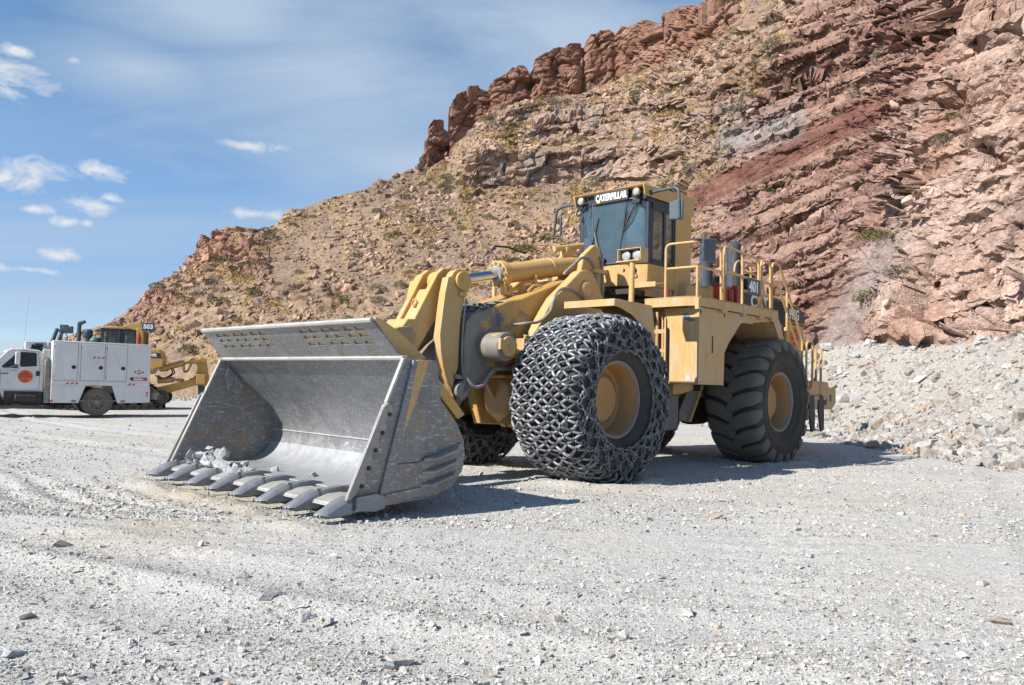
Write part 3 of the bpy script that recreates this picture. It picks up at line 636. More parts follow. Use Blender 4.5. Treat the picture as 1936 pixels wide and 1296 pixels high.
# side plates
side = [(5.44,.20),(4.72,1.82),(4.20,1.805),(4.13,1.33),(3.86,1.05),(3.725,.83),(3.70,.64),(3.735,.45),(3.90,.24),(4.25,.145),(5.02,.10),(5.40,.12)]
for y0, y1 in ((BL-.05, BL), (BR, BR+.05)):
    mb = MB(); mb.prism(side, y0, y1); sp = P('side_plate', mb, 'bucket_side', bucket, .008)
    s = 1 if y1 == BL else -1
    yo = BL if s == 1 else BR; yi = yo + s*.028
    q = lambda *a: (min(*a), max(*a))
    mb = MB(); mb.prism([(4.49,.585),(3.775,.80),(3.76,.62),(3.80,.47),(3.96,.262),(4.26,.18),(5.02,.125),(4.82,.58)], *q(yo - s*.002, yi)); P('wear_patch', mb, 'bucket_side', sp, .008)
    mb = MB(); mb.prism([(5.01,.11),(4.52,.175),(4.24,.185),(4.25,.30),(4.52,.29),(4.96,.25)], *q(yi - s*.002, yi + s*.025)); P('wear_patch', mb, 'bucket_side', sp, .008)
    mb = MB(); mb.prism([(5.06,.13),(4.90,.14),(4.53,1.79),(4.60,1.80)][::1], *q(yo - s*.002, yo + s*.034)); P('edge_stiffener', mb, 'bucket_side', sp, .008)
    mb = MB(); mb.prism([(4.54,1.80),(4.36,1.80),(4.40,1.66),(4.56,1.25),(4.86,.62),(4.895,.64)], *q(yo - s*.002, yo + s*.03)); P('paint_patch', mb, 'yellow_dusty', sp, .006)
    for k in range(3):
        zc = .60 - .155*k; x0 = 4.40 + .03*k
        a = [(x0, yi, zc-.03), (x0, yi, zc+.035), (3.83+.02*k, yi, zc+.165), (3.83+.02*k, yi, zc+.07)]
        b = [(x0-.16, yi + s*.075, zc-.0), (x0-.16, yi + s*.075, zc+.03), (3.93+.02*k, yi + s*.085, zc+.125), (3.93+.02*k, yi + s*.085, zc+.085)]
        mb = MB(); mb.hull6(a, b); P('wear_bar', mb, 'side_cutter', sp, .012)
    # side cutter: bolted bevelled edge with scalloped back line
    fr = lambda z: 5.44 - (z-.20)*(.72/1.62)
    back = []
    zz = np.linspace(1.27, .30, 21)
    for j, z in enumerate(zz): back.append((fr(z) - (.115 if j % 4 in (1, 2) else .06), float(z)))
    poly = [(fr(1.30), 1.30)] + back + [(fr(.215), .215), (fr(.215)+.055, .215), (fr(1.24)+.05, 1.24)]
    mb = MB(); mb.prism(poly, *q(yo + s*.001, yo + s*.045)); cu = P('side_cutter', mb, 'side_cutter', bucket, .012)
    for z in (1.16, .95, .755, .56, .365): mb = MB(); mb.cyl((fr(z)-.075, yo + s*.03, z), (fr(z)-.075, yo + s*.058, z), .026, n=10); P('bolt', mb, 'dark', cu, .004)
    mb = MB(); mb.prism([(fr(1.3)+.004,1.3),(4.726,1.82),(4.69,1.82),(fr(1.3)-.03,1.3)], *q(yo - s*.052, yo + s*.004)); P('bright_edge', mb, 'bucket_edge', bucket, .003)
    mb = MB(); mb.prism([(fr(1.27)+.012,1.27),(fr(.2)+.012,.2),(fr(.2)-.02,.2),(fr(1.27)-.02,1.27)], *q(yo - s*.054, yo + s*.0)); P('bright_edge', mb, 'bucket_edge', bucket, .004)
# inner corner gusset on the far plate
for s, y in ((1, BR + .05), (-1, BL - .05)):
    mb = MB(); mb.hull6([(4.62,y,1.72),(4.30,y,1.40),(4.36,y,1.24),(4.60,y,1.30),(4.66,y,1.56)], [(4.60,y+s*.04,1.70),(4.32,y+s*.04,1.40),(4.37,y+s*.04,1.27),(4.58,y+s*.04,1.32),(4.64,y+s*.04,1.55)])
    P('corner_gusset', mb, 'bucket_shell', bucket, .01)
# cutting lip, tooth adapters and tips
mb = MB(); mb.prism([(5.34,.195),(5.34,.115),(5.40,.10),(5.50,.125),(5.46,.16)], BR+.03, BL-.03); P('cutting_edge', mb, 'bucket_floor', bucket, .01)
ty = np.linspace(CY - 2.25, CY + 2.27, 8)
def tooth_adapter(y, corner=0):
    secs = []
    for x, hw, zb, zt in ((4.83,.03,.20,.212),(4.92,.07,.195,.25),(5.05,.085,.16,.275),(5.22,.092,.08,.262),(5.36,.095,.07,.238),(5.43,.085,.08,.215)):
        secs.append([(x,y-hw,zb),(x,y+hw,zb),(x,y+hw,zt-.05),(x,y+hw*.62,zt),(x,y-hw*.62,zt),(x,y-hw,zt-.05)])
    m = MB(); m.loft(secs)
    if corner: m.prism([(5.36,.10),(5.36,.25),(5.1,.27),(4.98,.23),(4.97,.10),(5.1,.07)], *sorted((y, y+corner*.155)))
    return m
def tooth_tip(y):
    secs = []
    for x, hw, zb, zt in ((5.37,.105,.05,.25),(5.41,.115,.045,.252),(5.55,.11,.035,.205),(5.68,.095,.035,.135),(5.765,.08,.055,.10),(5.785,.055,.065,.085)):
        secs.append([(x,y-hw,zb+.02),(x,y-hw*.7,zb),(x,y+hw*.7,zb),(x,y+hw,zb+.02),(x,y+hw,zt-.05),(x,y+hw*.55,zt),(x,y-hw*.55,zt),(x,y-hw,zt-.05)])
    m = MB(); m.loft(secs); m.cyl((5.415,y-.12,.165),(5.415,y+.12,.165),.028,n=10); m.box(5.335,5.395,y-.04,y+.04,.232,.265); return m
for i, y in enumerate(ty):
    y = float(y)
    P('tooth_adapter', tooth_adapter(y, {0: -1, 7: 1}.get(i, 0)), 'tooth', bucket, .014, 50)
    P('tooth_tip', tooth_tip(y), 'tooth', bucket, .014, 50)
mb = MB()
for i in range(7):
    a, b = float(ty[i])+.12, float(ty[i+1])-.12; mb.prism([(5.12,.222),(5.30,.215),(5.48,.165),(5.49,.135),(5.16,.135)], a, b)
P('lip_segment', mb, 'bucket_edge', bucket, .008)
# spill guard with slots: plate leaning forward, cells left open
GB, GT = Vector((4.68,0,1.83)), Vector((5.035,0,2.25)); gd = (GT-GB); gn = Vector((gd.z,0,-gd.x)).normalized()*-1
rows = [0,.38,.475,.58,.675,.77,.865,1.0]; openrow = {1,3,5}
ycols = [BR+.03]; holes = []
for g0 in (-1.86, .56):
    for pair in range(3):
        for h in range(2):
            a = g0 + pair*.535 + h*.235; ycols += [a, a+.18]; holes.append((a, a+.18))
ycols.append(CY+2.26)
wd = lambda t, y: CY + (y-CY)*(1 - (.055 if y > CY else .0)*t)           # the plate narrows to the top
mb = MB(); top = {}
for side_ in (0, 1):
    o = gn*(-.01 if side_ else .01)
    for i in range(len(rows)-1):
        for j in range(len(ycols)-1):
            if i in openrow and j % 2 == 1: continue
            c = []
            for (ii, jj) in ((i,j),(i,j+1),(i+1,j+1),(i+1,j)):
                p = GB + gd*rows[ii] + o; c.append((p.x, wd(rows[ii], ycols[jj]), p.z))
            mb.quad(*c)
def wall(i0, j0, i1, j1):
    c = []
    for (ii, jj, sg) in ((i0,j0,.01),(i1,j1,.01),(i1,j1,-.01),(i0,j0,-.01)):
        p = GB + gd*rows[ii] + gn*sg; c.append((p.x, wd(rows[ii], ycols[jj]), p.z))
    mb.quad(*c)
for i in openrow:
    for j in range(1, len(ycols)-1, 2):
        wall(i,j,i,j+1); wall(i+1,j,i+1,j+1); wall(i,j,i+1,j); wall(i,j+1,i+1,j+1)
n_ = len(ycols)-1; wall(0,0,0,n_); wall(7,0,7,n_)
for i in range(7): wall(i,0,i+1,0); wall(i,n_,i+1,n_)
gu = P('spill_guard', mb, 'bucket_shell', bucket, 0, 0)
mb = MB(); p = GT; mb.cyl((GT.x+.0,wd(1,ycols[0]),GT.z),(GT.x,wd(1,ycols[-1]),GT.z),.034,n=8); P('bright_edge', mb, 'bucket_edge', gu, 0)
for i in openrow:                                     # yellow stiffener strips behind the slot rows
    for a, b in ((0, 6), (6, 12)):
        mb = MB()
        y0, y1 = holes[a][0]-.03, holes[b-1][1]+.03
        pa = GB + gd*(rows[i]-.06) - gn*-.0; pb = GB + gd*(rows[i+1]+(.0 if i == 5 else .03) - (.02 if i == 5 else 0))
        back = Vector((-gn.x,0,-gn.z)) if gn.x > 0 else Vector((gn.x,0,gn.z))
        pa = pa + back*.013; pb = pb + back*.013
        mb.add([(pa.x,y0,pa.z),(pa.x,y1,pa.z),(pb.x,y1,pb.z),(pb.x,y0,pb.z),(pa.x+back.x*.02,y0,pa.z+back.z*.02),(pa.x+back.x*.02,y1,pa.z+back.z*.02),(pb.x+back.x*.02,y1,pb.z+back.z*.02),(pb.x+back.x*.02,y0,pb.z+back.z*.02)],
               [(0,1,2,3),(7,6,5,4),(0,4,5,1),(1,5,6,2),(2,6,7,3),(3,7,4,0)])
        P('guard_stiffener', mb, 'yellow', gu, 0)
for y in (CY+2.13, CY-2.19, CY+.95, CY-.95):
    mb = MB(); mb.prism([(5.0,2.29),(4.90,2.27),(4.74,2.19),(4.70,2.17),(4.52,2.06),(4.20,1.83),(4.63,1.80),(4.66,1.86),(5.0,2.25)], y-.02, y+.02); P('guard_gusset', mb, 'yellow', gu, .006)
# back of the bucket: torsion box and hinge ears
mb = MB(); mb.prism([(4.55,1.80),(4.25,1.72),(3.66,1.14),(3.78,1.08),(4.10,1.38)], BR+.06, BL-.06); P('torsion_tube', mb, 'yellow_worn', bucket, .01)
for y in (.62, -.55):
    mb = MB(); mb.prism([(3.72,1.12),(3.57,.64),(3.56,.42),(3.35,.40),(3.02,.55),(2.92,.72),(3.0,.9),(3.4,1.25),(3.7,1.5)], y-.06, y+.06); P('hinge_ear', mb, 'yellow_worn', bucket, .012)
for y in (.33, -.42):
    mb = MB(); mb.prism([(3.80,1.2),(4.17,1.66),(4.36,1.86),(3.2,2.36),(3.0,2.38),(2.86,2.28),(2.9,2.12),(3.6,1.4)], y-.05, y+.05); P('hinge_ear', mb, 'yellow_worn', bucket, .012)

# ---- boom: one box beam with a cross tube, forks at the nose
mb = MB()
mb.prism([(-1.05,3.42),(-.48,3.47),(.66,3.03),(.98,2.96),(1.44,2.78),(1.80,2.67),(1.93,2.52),(1.98,2.2),(1.95,1.62),(2.02,1.30),(1.82,1.42),(1.32,1.70),(.9,1.88),(-.4,2.92),(-1.05,3.1)], -.5, .5)
boom = P('boom', mb, 'yellow_mud', bevel=.03)
mb = MB(); mb.cyl((1.48,-1.0,2.14),(1.48,.98,2.14),.235,n=28); P('cross_tube', mb, 'yellow_mud', boom, .02)
for y in (.98, -1.0):
    s = 1 if y > 0 else -1
    mb = MB(); mb.cyl((1.48,y,2.14),(1.48,y+s*.05,2.14),.165,n=24); mb.cyl((1.48,y+s*.05,2.14),(1.48,y+s*.07,2.14),.04,n=10); mb.box(1.62,1.70,*sorted((y,y+s*.06)),2.08,2.26); P('pin_cap', mb, 'yellow', boom, .01)
# rough dust cake on the nose
mb = MB(); rng = np.random.default_rng(3)
for i in range(46):
    t = rng.random(); x = 1.02 + .93*t; z = 2.95 - .30*t - .03*(t > .85) ; y = rng.uniform(-.46, .50)
    r_ = rng.uniform(.04, .10); vs = [(x + r_*1.5*a*rng.uniform(.6,1.2), y + r_*1.4*b*rng.uniform(.6,1.2), z + r_*.55*c*rng.uniform(.6,1.2)) for a, b, c in ((1,0,0),(0,1,0),(-1,0,0),(0,-1,0),(0,0,1),(0,0,-1))]
    mb.add(vs, [(0,1,4),(1,2,4),(2,3,4),(3,0,4),(1,0,5),(2,1,5),(3,2,5),(0,3,5)])
P('mud_cake', mb, simple('dried_mud', (.21,.215,.21), .9, 0, .4, 12, .5), boom, 0, 0)
mb = MB(); mb.prism([(1.80,2.4),(2.10,2.15),(2.24,2.0),(2.30,1.6),(2.9,1.05),(3.06,.72),(2.9,.55),(2.6,.62),(1.96,1.02),(1.62,1.34),(1.7,1.9)], -.38, .25); P('boom_nose', mb, 'yellow_mud', boom, .03)
mb = MB(); mb.cyl((2.0,-.72,1.42),(2.0,.5,1.42),.12,n=18); P('pin', mb, 'hose', boom, .01)
# ---- tilt levers (curved)
lev = [(2.29,3.21),(2.345,2.97),(2.38,2.71),(2.43,2.29),(2.40,2.02),(2.34,1.78),(2.24,1.52),(2.13,1.37)] + arc(1.97,1.43,.17,-60,10,5) + [(2.03,1.80),(2.02,2.19),(2.0,2.61),(1.91,2.98)] + arc(2.03,3.17,.20,200,20,9)
for y0, y1 in ((.27,.42), (-.55,-.40)):
    mb = MB(); mb.prism(lev, y0, y1); tl = P('tilt_lever', mb, 'yellow', bevel=.018)
    e = 1 if y0 > 0 else -1; yo = y1 if e > 0 else y0
    mb = MB(); mb.cyl((2.0,yo,3.18),(2.0,yo+e*.06,3.18),.155,n=24); mb.cyl((2.0,yo+e*.06,3.18),(2.0,yo+e*.075,3.18),.04,n=8); mb.box(1.93,2.08,*sorted((yo,yo+e*.05)),2.93,3.0); P('pin_cap', mb, 'yellow', tl, .01)
    mb = MB(); mb.cyl((1.95,yo-e*.02,1.42),(1.95,yo+e*.035,1.42),.15,n=24); mb.box(1.93,2.12,*sorted((yo,yo+e*.05)),1.60,1.67); P('pin_cap', mb, 'hose', tl, .01)
mb = MB(); mb.cyl((2.02,-.5,3.18),(2.02,.4,3.18),.11,n=16); P('pin', mb, 'dark', bevel=0)
# ---- tilt link: two plates, cross plate, lifting eye
lk = [(2.16,3.40)] + [(2.29,3.30),(2.93,2.20),(2.96,2.10),(2.84,2.0),(2.66,2.05),(2.17,2.73),(1.90,3.02)] + arc(2.04,3.19,.215,215,70,9)
mb = MB(); mb.prism(lk, .05, .16); mb.prism(lk, -.33, -.22)
mb.add([(2.36,-.22,3.05),(2.36,.05,3.05),(2.80,.05,2.30),(2.80,-.22,2.30),(2.31,-.22,3.01),(2.31,.05,3.01),(2.75,.05,2.26),(2.75,-.22,2.26)], [(0,1,2,3),(7,6,5,4),(0,4,5,1),(1,5,6,2),(2,6,7,3),(3,7,4,0)])
link_ = P('tilt_link', mb, 'yellow', bevel=.014)
mb = MB(); mb.hull6([(2.88,-.34,2.52),(2.88,.17,2.52),(3.06,.17,2.30),(3.06,-.34,2.30)], [(2.70,-.34,2.52),(2.70,.17,2.52),(2.86,.17,2.12),(2.86,-.34,2.12)]); P('stop_block', mb, 'yellow', link_, .02)
mb = MB(); mb.tube([(2.56, -.08+.055*math.cos(a), 2.80+.055*math.sin(a)) for a in np.linspace(0, 2*math.pi, 14)[:-1]], .018, 6, closed=True); P('lifting_eye', mb, 'yellow_worn', link_, 0)
mb = MB(); mb.cyl((2.04,-.21,3.19),(2.04,.04,3.19),.185,n=22); P('rod_eye', mb, 'yellow', link_, .02)
# ---- tilt cylinder
ya = -.085
ca, cb = Vector((.60,ya,3.50)), Vector((-1.62,ya,3.965)); cd = (cb-ca).normalized()
mb = MB(); mb.cyl(ca, cb, .182, n=32); mb.cyl(ca - cd*.10, ca + cd*.05, .245, n=32); mb.cyl(ca + cd*1.28, ca + cd*1.31, .195, n=32); mb.cyl(cb - cd*.02, cb + cd*.16, .205, n=28)
cyl_ = P('tilt_cylinder', mb, 'yellow', bevel=.012)
mb = MB(); u_ = Vector((0,1,0)); w_ = cd.cross(u_)
for i in range(12):
    a = 2*math.pi*i/12; q = ca + (u_*math.cos(a) + w_*math.sin(a))*.205 - cd*.10; mb.cyl(q, q - cd*.035, .022, n=6)
P('bolt', mb, 'yellow_worn', cyl_, 0)
mb = MB(); mb.cyl(ca - cd*.03, (2.0,ya,3.19), .088, n=24); P('rod', mb, 'chrome', cyl_, 0)
mb = MB(); mb.cyl(ca - cd*.17, ca - cd*.09, .15, .19, n=24); P('seal', mb, 'hose', cyl_, .01)
mb = MB(); mb.tube([ca + Vector((-.05,.13,-.30)), ca + Vector((-.5,.16,-.18)), ca+Vector((-1.1,.18,-.05)), ca+Vector((-1.55,.2,.03))], .035, 8); mb.tube([ca + Vector((.02,.10,-.22)), ca + Vector((.02,.10,-.34)), ca+Vector((-.1,.1,-.34))], .07, 8)
for k in range(4): q = ca + Vector((-.4-.33*k,.17,-.23+.07*k)); mb.box(q.x-.05,q.x+.05,q.y-.06,q.y+.04,q.z-.08,q.z+.07)
mb.cyl(ca+Vector((-.12,.1,-.2)), (.42,.05,3.06), .05, n=10); mb.cyl((-.1,.12,3.55),(-.1,.12,3.3),.03,n=8); mb.tube([(.3,.3,3.2),(.15,.3,3.32),(-.05,.3,3.34)],.025,6)
P('hydraulic_line', mb, 'yellow', cyl_, .004)
mb = MB(); mb.box(-1.28,-1.14,ya-.12,ya+.06,4.02,4.24); mb.cyl((-.85,ya-.03,4.16),(-1.75,ya-.03,4.36),.06,n=12); mb.tube([(-.75,ya-.1,4.1),(-.35,ya-.1,4.16),(-.8,ya-.1,4.24)],.02,6); P('grease_bank', mb, 'yellow', cyl_, .01)
mb = MB(); mb.tube([(-.2,-.25,4.0),(.3,-.25,4.05),(.62,-.25,4.02),(.7,-.25,3.92)],.02,6); P('wire', mb, 'dark', cyl_, 0)
# ---- front frame: tower plates, bracket, axle
tower = [(.62,2.45),(.32,2.86),(.14,3.08)] + arc(-.73,3.28,.385,40,138,10) + [(-1.30,3.12),(-1.62,2.6),(-1.75,1.9),(-1.6,1.0),(-.6,.75),(.5,.8),(.75,1.5)]
fr_ = None
for y0, y1 in ((.60,.80), (-.80,-.60)):
    mb = MB(); mb.prism(tower, y0, y1)
    o = P('front_frame', mb, 'yellow', bevel=.02) if fr_ is None else P('tower_plate', mb, 'yellow', fr_, .02)
    fr_ = fr_ or o
    yo = y1 if y0 > 0 else y0; s = 1 if y0 > 0 else -1
    mb = MB(); mb.cyl((-.73,yo,3.28),(-.73,yo+s*.035,3.28),.185,n=28); mb.cyl((-.73,yo+s*.035,3.28),(-.73,yo+s*.055,3.28),.165,n=28)
    for i in range(12): a = 2*math.pi*i/12; mb.cyl((-.73+.13*math.cos(a),yo+s*.05,3.28+.13*math.sin(a)),(-.73+.13*math.cos(a),yo+s*.072,3.28+.13*math.sin(a)),.016,n=6)
    P('pin_cap', mb, 'yellow', fr_, .004)
mb = MB(); mb.prism([(-1.2,3.2),(-1.2,3.72),(-1.30,4.08),(-1.62,4.32),(-1.80,4.28),(-1.90,3.9),(-2.0,3.45),(-1.6,3.0)], .16, .28); mb.prism([(-1.2,3.2),(-1.2,3.72),(-1.30,4.08),(-1.62,4.32),(-1.80,4.28),(-1.90,3.9),(-2.0,3.45),(-1.6,3.0)], -.42, -.30)
mb.box(-1.7,-1.3,-.6,.6,2.9,3.15); P('cylinder_bracket', mb, 'yellow', fr_, .02)
mb = MB(); mb.box(-1.7,.55,-.6,.6,1.45,1.62); mb.box(-1.72,-1.55,-.6,.6,1.0,2.95); P('cross_plate', mb, 'yellow_dusty', fr_, .01)
mb = MB(); mb.cyl((0,-1.3,1.33),(0,1.3,1.33),.36,n=28); mb.lathe([(.0,.0),(.30,.0),(.42,-.1),(.56,-.35),(.60,-.6),(.5,-.9),(.0,-.9)],'x',28,(.72,0,1.33)); mb.box(-.4,.4,-.62,.62,1.0,1.62)
ax = P('front_axle', mb, 'yellow_dusty', bevel=.01)
mb = MB(); mb.prism([(.35,1.66),(1.05,1.72),(1.12,1.58),(.9,1.52),(.6,1.1),(.35,.95)], -.12, -.05); mb.prism([(.55,1.05),(.82,.92),(.86,.86),(.80,.80),(.55,.9)], .22, .34); mb.box(.3,1.05,-.5,.5,1.64,1.69); P('guard_bracket', mb, 'yellow', ax, .01)
# hoses
for pts, r_ in (([(-.70,.30,3.62),(-.73,.3,3.66),(-.99,.3,3.85),(-1.16,.3,3.98),(-1.34,.3,4.02),(-1.52,.3,3.95),(-1.64,.3,3.8),(-1.66,.3,3.6),(-1.66,.3,3.2)], .032),
                ([(.95,.56,2.54),(.85,.8,2.57),(.57,.83,2.62),(.33,.85,2.80),(.24,.85,2.99),(.13,.85,3.17),(-.05,.86,3.255),(-.29,.86,3.25),(-.55,.86,3.17),(-.66,.86,3.08)], .026),
                ([(-1.85,.3,4.0),(-1.86,.3,3.8),(-1.88,.3,3.5),(-1.9,.3,3.1)], .03),
                ([(-1.75,.2,4.1),(-1.8,.32,4.05),(-1.83,.3,3.9)], .03),
                ([(1.93,.52,1.62),(1.80,.58,1.48),(1.62,.60,1.53),(1.50,.6,1.68),(1.35,.6,1.78),(1.0,.56,1.80),(.7,.52,1.9)], .032),
                ([(1.95,.52,1.62),(1.99,.50,1.7),(2.0,.47,2.0),(1.98,.46,2.5),(1.93,.46,2.9)], .016)):
    mb = MB(); mb.tube(smoothpath(pts, 6), r_, 8); P('hydraulic_hose', mb, 'hose', fr_, 0)
mb = MB(); mb.box(-1.96,-1.54,.24,.36,3.76,3.84); P('hose_clamp', mb, 'yellow', fr_, .012)
# lift cylinders beside the boom
for s in (1, -1):
    mb = MB(); mb.cyl((1.45,s*.83,2.12),(.95,s*.83,2.02),.075,n=14); mb.cyl((.98,s*.83,2.03),(-1.3,s*.83,1.55),.17,n=22); mb.tube([(.95,s*.86,2.28),(1.0,s*.9,2.34),(.6,s*.9,2.3),(.2,s*.9,2.2)],.03,8); mb.box(.88,1.06,s*.83-.12,s*.83+.12,2.1,2.3); P('lift_cylinder', mb, 'yellow_dusty', bevel=.01)
mb = MB(); mb.cyl((1.2,.52,2.62),(1.2,.62,2.62),.03,n=8); mb.box(1.17,1.23,.5,.56,2.5,2.72); P('latch', mb, 'hose', boom, .004)
# ---- front fenders
def fender(s):
    yi, yo = 1.08*s, 2.15*s; m = MB(); a, b = sorted((yi, yo))
    m.prism([(.20,2.97),(-.85,2.955),(-.98,2.30),(-.95,2.30),(-.82,2.93),(.20,2.945)], a, b)
    m.prism([(.22,2.975),(.22,2.855),(.195,2.855),(.195,2.975)], a, b)
    e0, e1 = sorted((yo, yo - s*.025))
    m.prism([(.22,2.975),(.22,2.855),(.05,2.84),(-.28,2.745),(-.50,2.62),(-.62,2.48),(-.70,2.36),(-.74,2.18),(-1.0,2.18),(-.97,2.42),(-.86,2.955)], e0, e1+.001)
    return m
for s in (1, -1): P('front_fender', fender(s), 'yellow_dusty', bevel=.008)
for s in (1, -1):
    mb = MB(); y = s*1.72; mb.cyl((-.85,y,2.95),(-.87,y,3.74),.048,n=14); mb.cyl((-.85,y,2.95),(-.85,y,2.99),.09,n=14); po = P('lamp_post', mb, 'yellow_dusty', bevel=.004)
    mb = MB(); y0, y1 = s*1.66-.25, s*1.66+.25
    mb.box(-1.08,-1.06,y0,y1,3.78,4.0); mb.box(-1.08,-.84,y0,y1,3.985,4.0); mb.box(-1.08,-.80,y0,y1,3.755,3.78); mb.box(-1.08,-.84,y0,y0+.015,3.78,3.985); mb.box(-1.08,-.84,y1-.015,y1,3.78,3.985); P('lamp_box', mb, 'yellow_dusty', po, .005)
    for dy in (-.115,.115):
        mb = MB(); mb.lathe([(0,.02),(.06,.015),(.088,0),(.096,-.03),(.09,-.06),(0,-.08)],'x',20,(-.92,s*1.66+dy,3.885)); P('lamp', mb, 'lamp_glass', po, 0)
        mb = MB(); mb.lathe([(.088,.005),(.105,.005),(.105,-.07),(.088,-.07)],'x',20,(-.92,s*1.66+dy,3.885)); P('lamp_ring', mb, 'lamp_rim', po, 0)
# ---------------------------------------------------------------- wheels
def tyre_prof(extra=0.0):
    half = [(.60,.42),(.66,.485),(.76,.555),(.90,.60),(1.05,.605),(1.17,.585),(1.245,.545),(1.285,.48),(1.30,.38),(1.305,.19),(1.305,0)]
    full = half + [(r, -y) for r, y in half[-2::-1]]
    return full
def surf_fn():
    half = [(1.305,0),(1.305,.19),(1.30,.38),(1.285,.48),(1.245,.545),(1.17,.585),(1.05,.605),(.90,.60),(.76,.555),(.66,.485)]
    pts = np.array(half); d = np.r_[0, np.cumsum(np.hypot(*np.diff(pts, axis=0).T))]
    def f(w, off=0.0):
        w = np.asarray(w, float); s = np.sign(w); a = np.abs(w)
        r = np.interp(a, d, pts[:,0]); y = np.interp(a, d, pts[:,1])
        e = .02; r2 = np.interp(a+e, d, pts[:,0]); y2 = np.interp(a+e, d, pts[:,1]); r1 = np.interp(np.maximum(a-e,0), d, pts[:,0]); y1 = np.interp(np.maximum(a-e,0), d, pts[:,1])
        tr, ty_ = r2-r1, y2-y1; l = np.hypot(tr, ty_)+1e-9
        return r + ty_/l*off, s*(y - tr/l*off)
    return f
SURF = surf_fn()
def onwheel(th, w, off):
    r, y = SURF(w, off); return np.stack([r*np.cos(th), y, r*np.sin(th)], -1)
def rim_meshes():
    m = MB(); m.lathe([(.60,.40),(.655,.40),(.70,.42),(.705,.455),(.69,.478),(.655,.48),(.64,.465),(.63,.475),(.605,.47),(.60,.445),(.588,.44),(.58,.40)], 'y', 56)
    m.lathe([(.705,-.455),(.69,-.478),(.655,-.48),(.60,-.445),(.58,-.40)], 'y', 56)
    d = MB(); d.lathe([(.58,.41),(.565,.36),(.555,.12),(.55,.10),(.47,.095),(.465,.12),(.45,.125),(.375,.125),(.372,.135)], 'y', 56)
    d.lathe([(.58,-.41),(.56,-.30),(.55,.08)], 'y', 56); d.box(.50,.545,.12,.24,-.05,.05)
    h = MB(); h.lathe([(.372,.10),(.372,.215),(.355,.228),(.0,.232)], 'y', 48); h.lathe([(.0,-.2),(.42,-.2),(.42,.10)],'y',40)
    for i in range(3): a = i*2.09+.4; h.cyl((.10*math.cos(a),.225,.10*math.sin(a)),(.10*math.cos(a),.238,.10*math.sin(a)),.014,n=6)
    b = MB()
    for i in range(44): a = 2*math.pi*i/44; b.cyl((.418*math.cos(a),.12,.418*math.sin(a)),(.418*math.cos(a),.155,.418*math.sin(a)),.018,n=6)
    return m, d, h, b
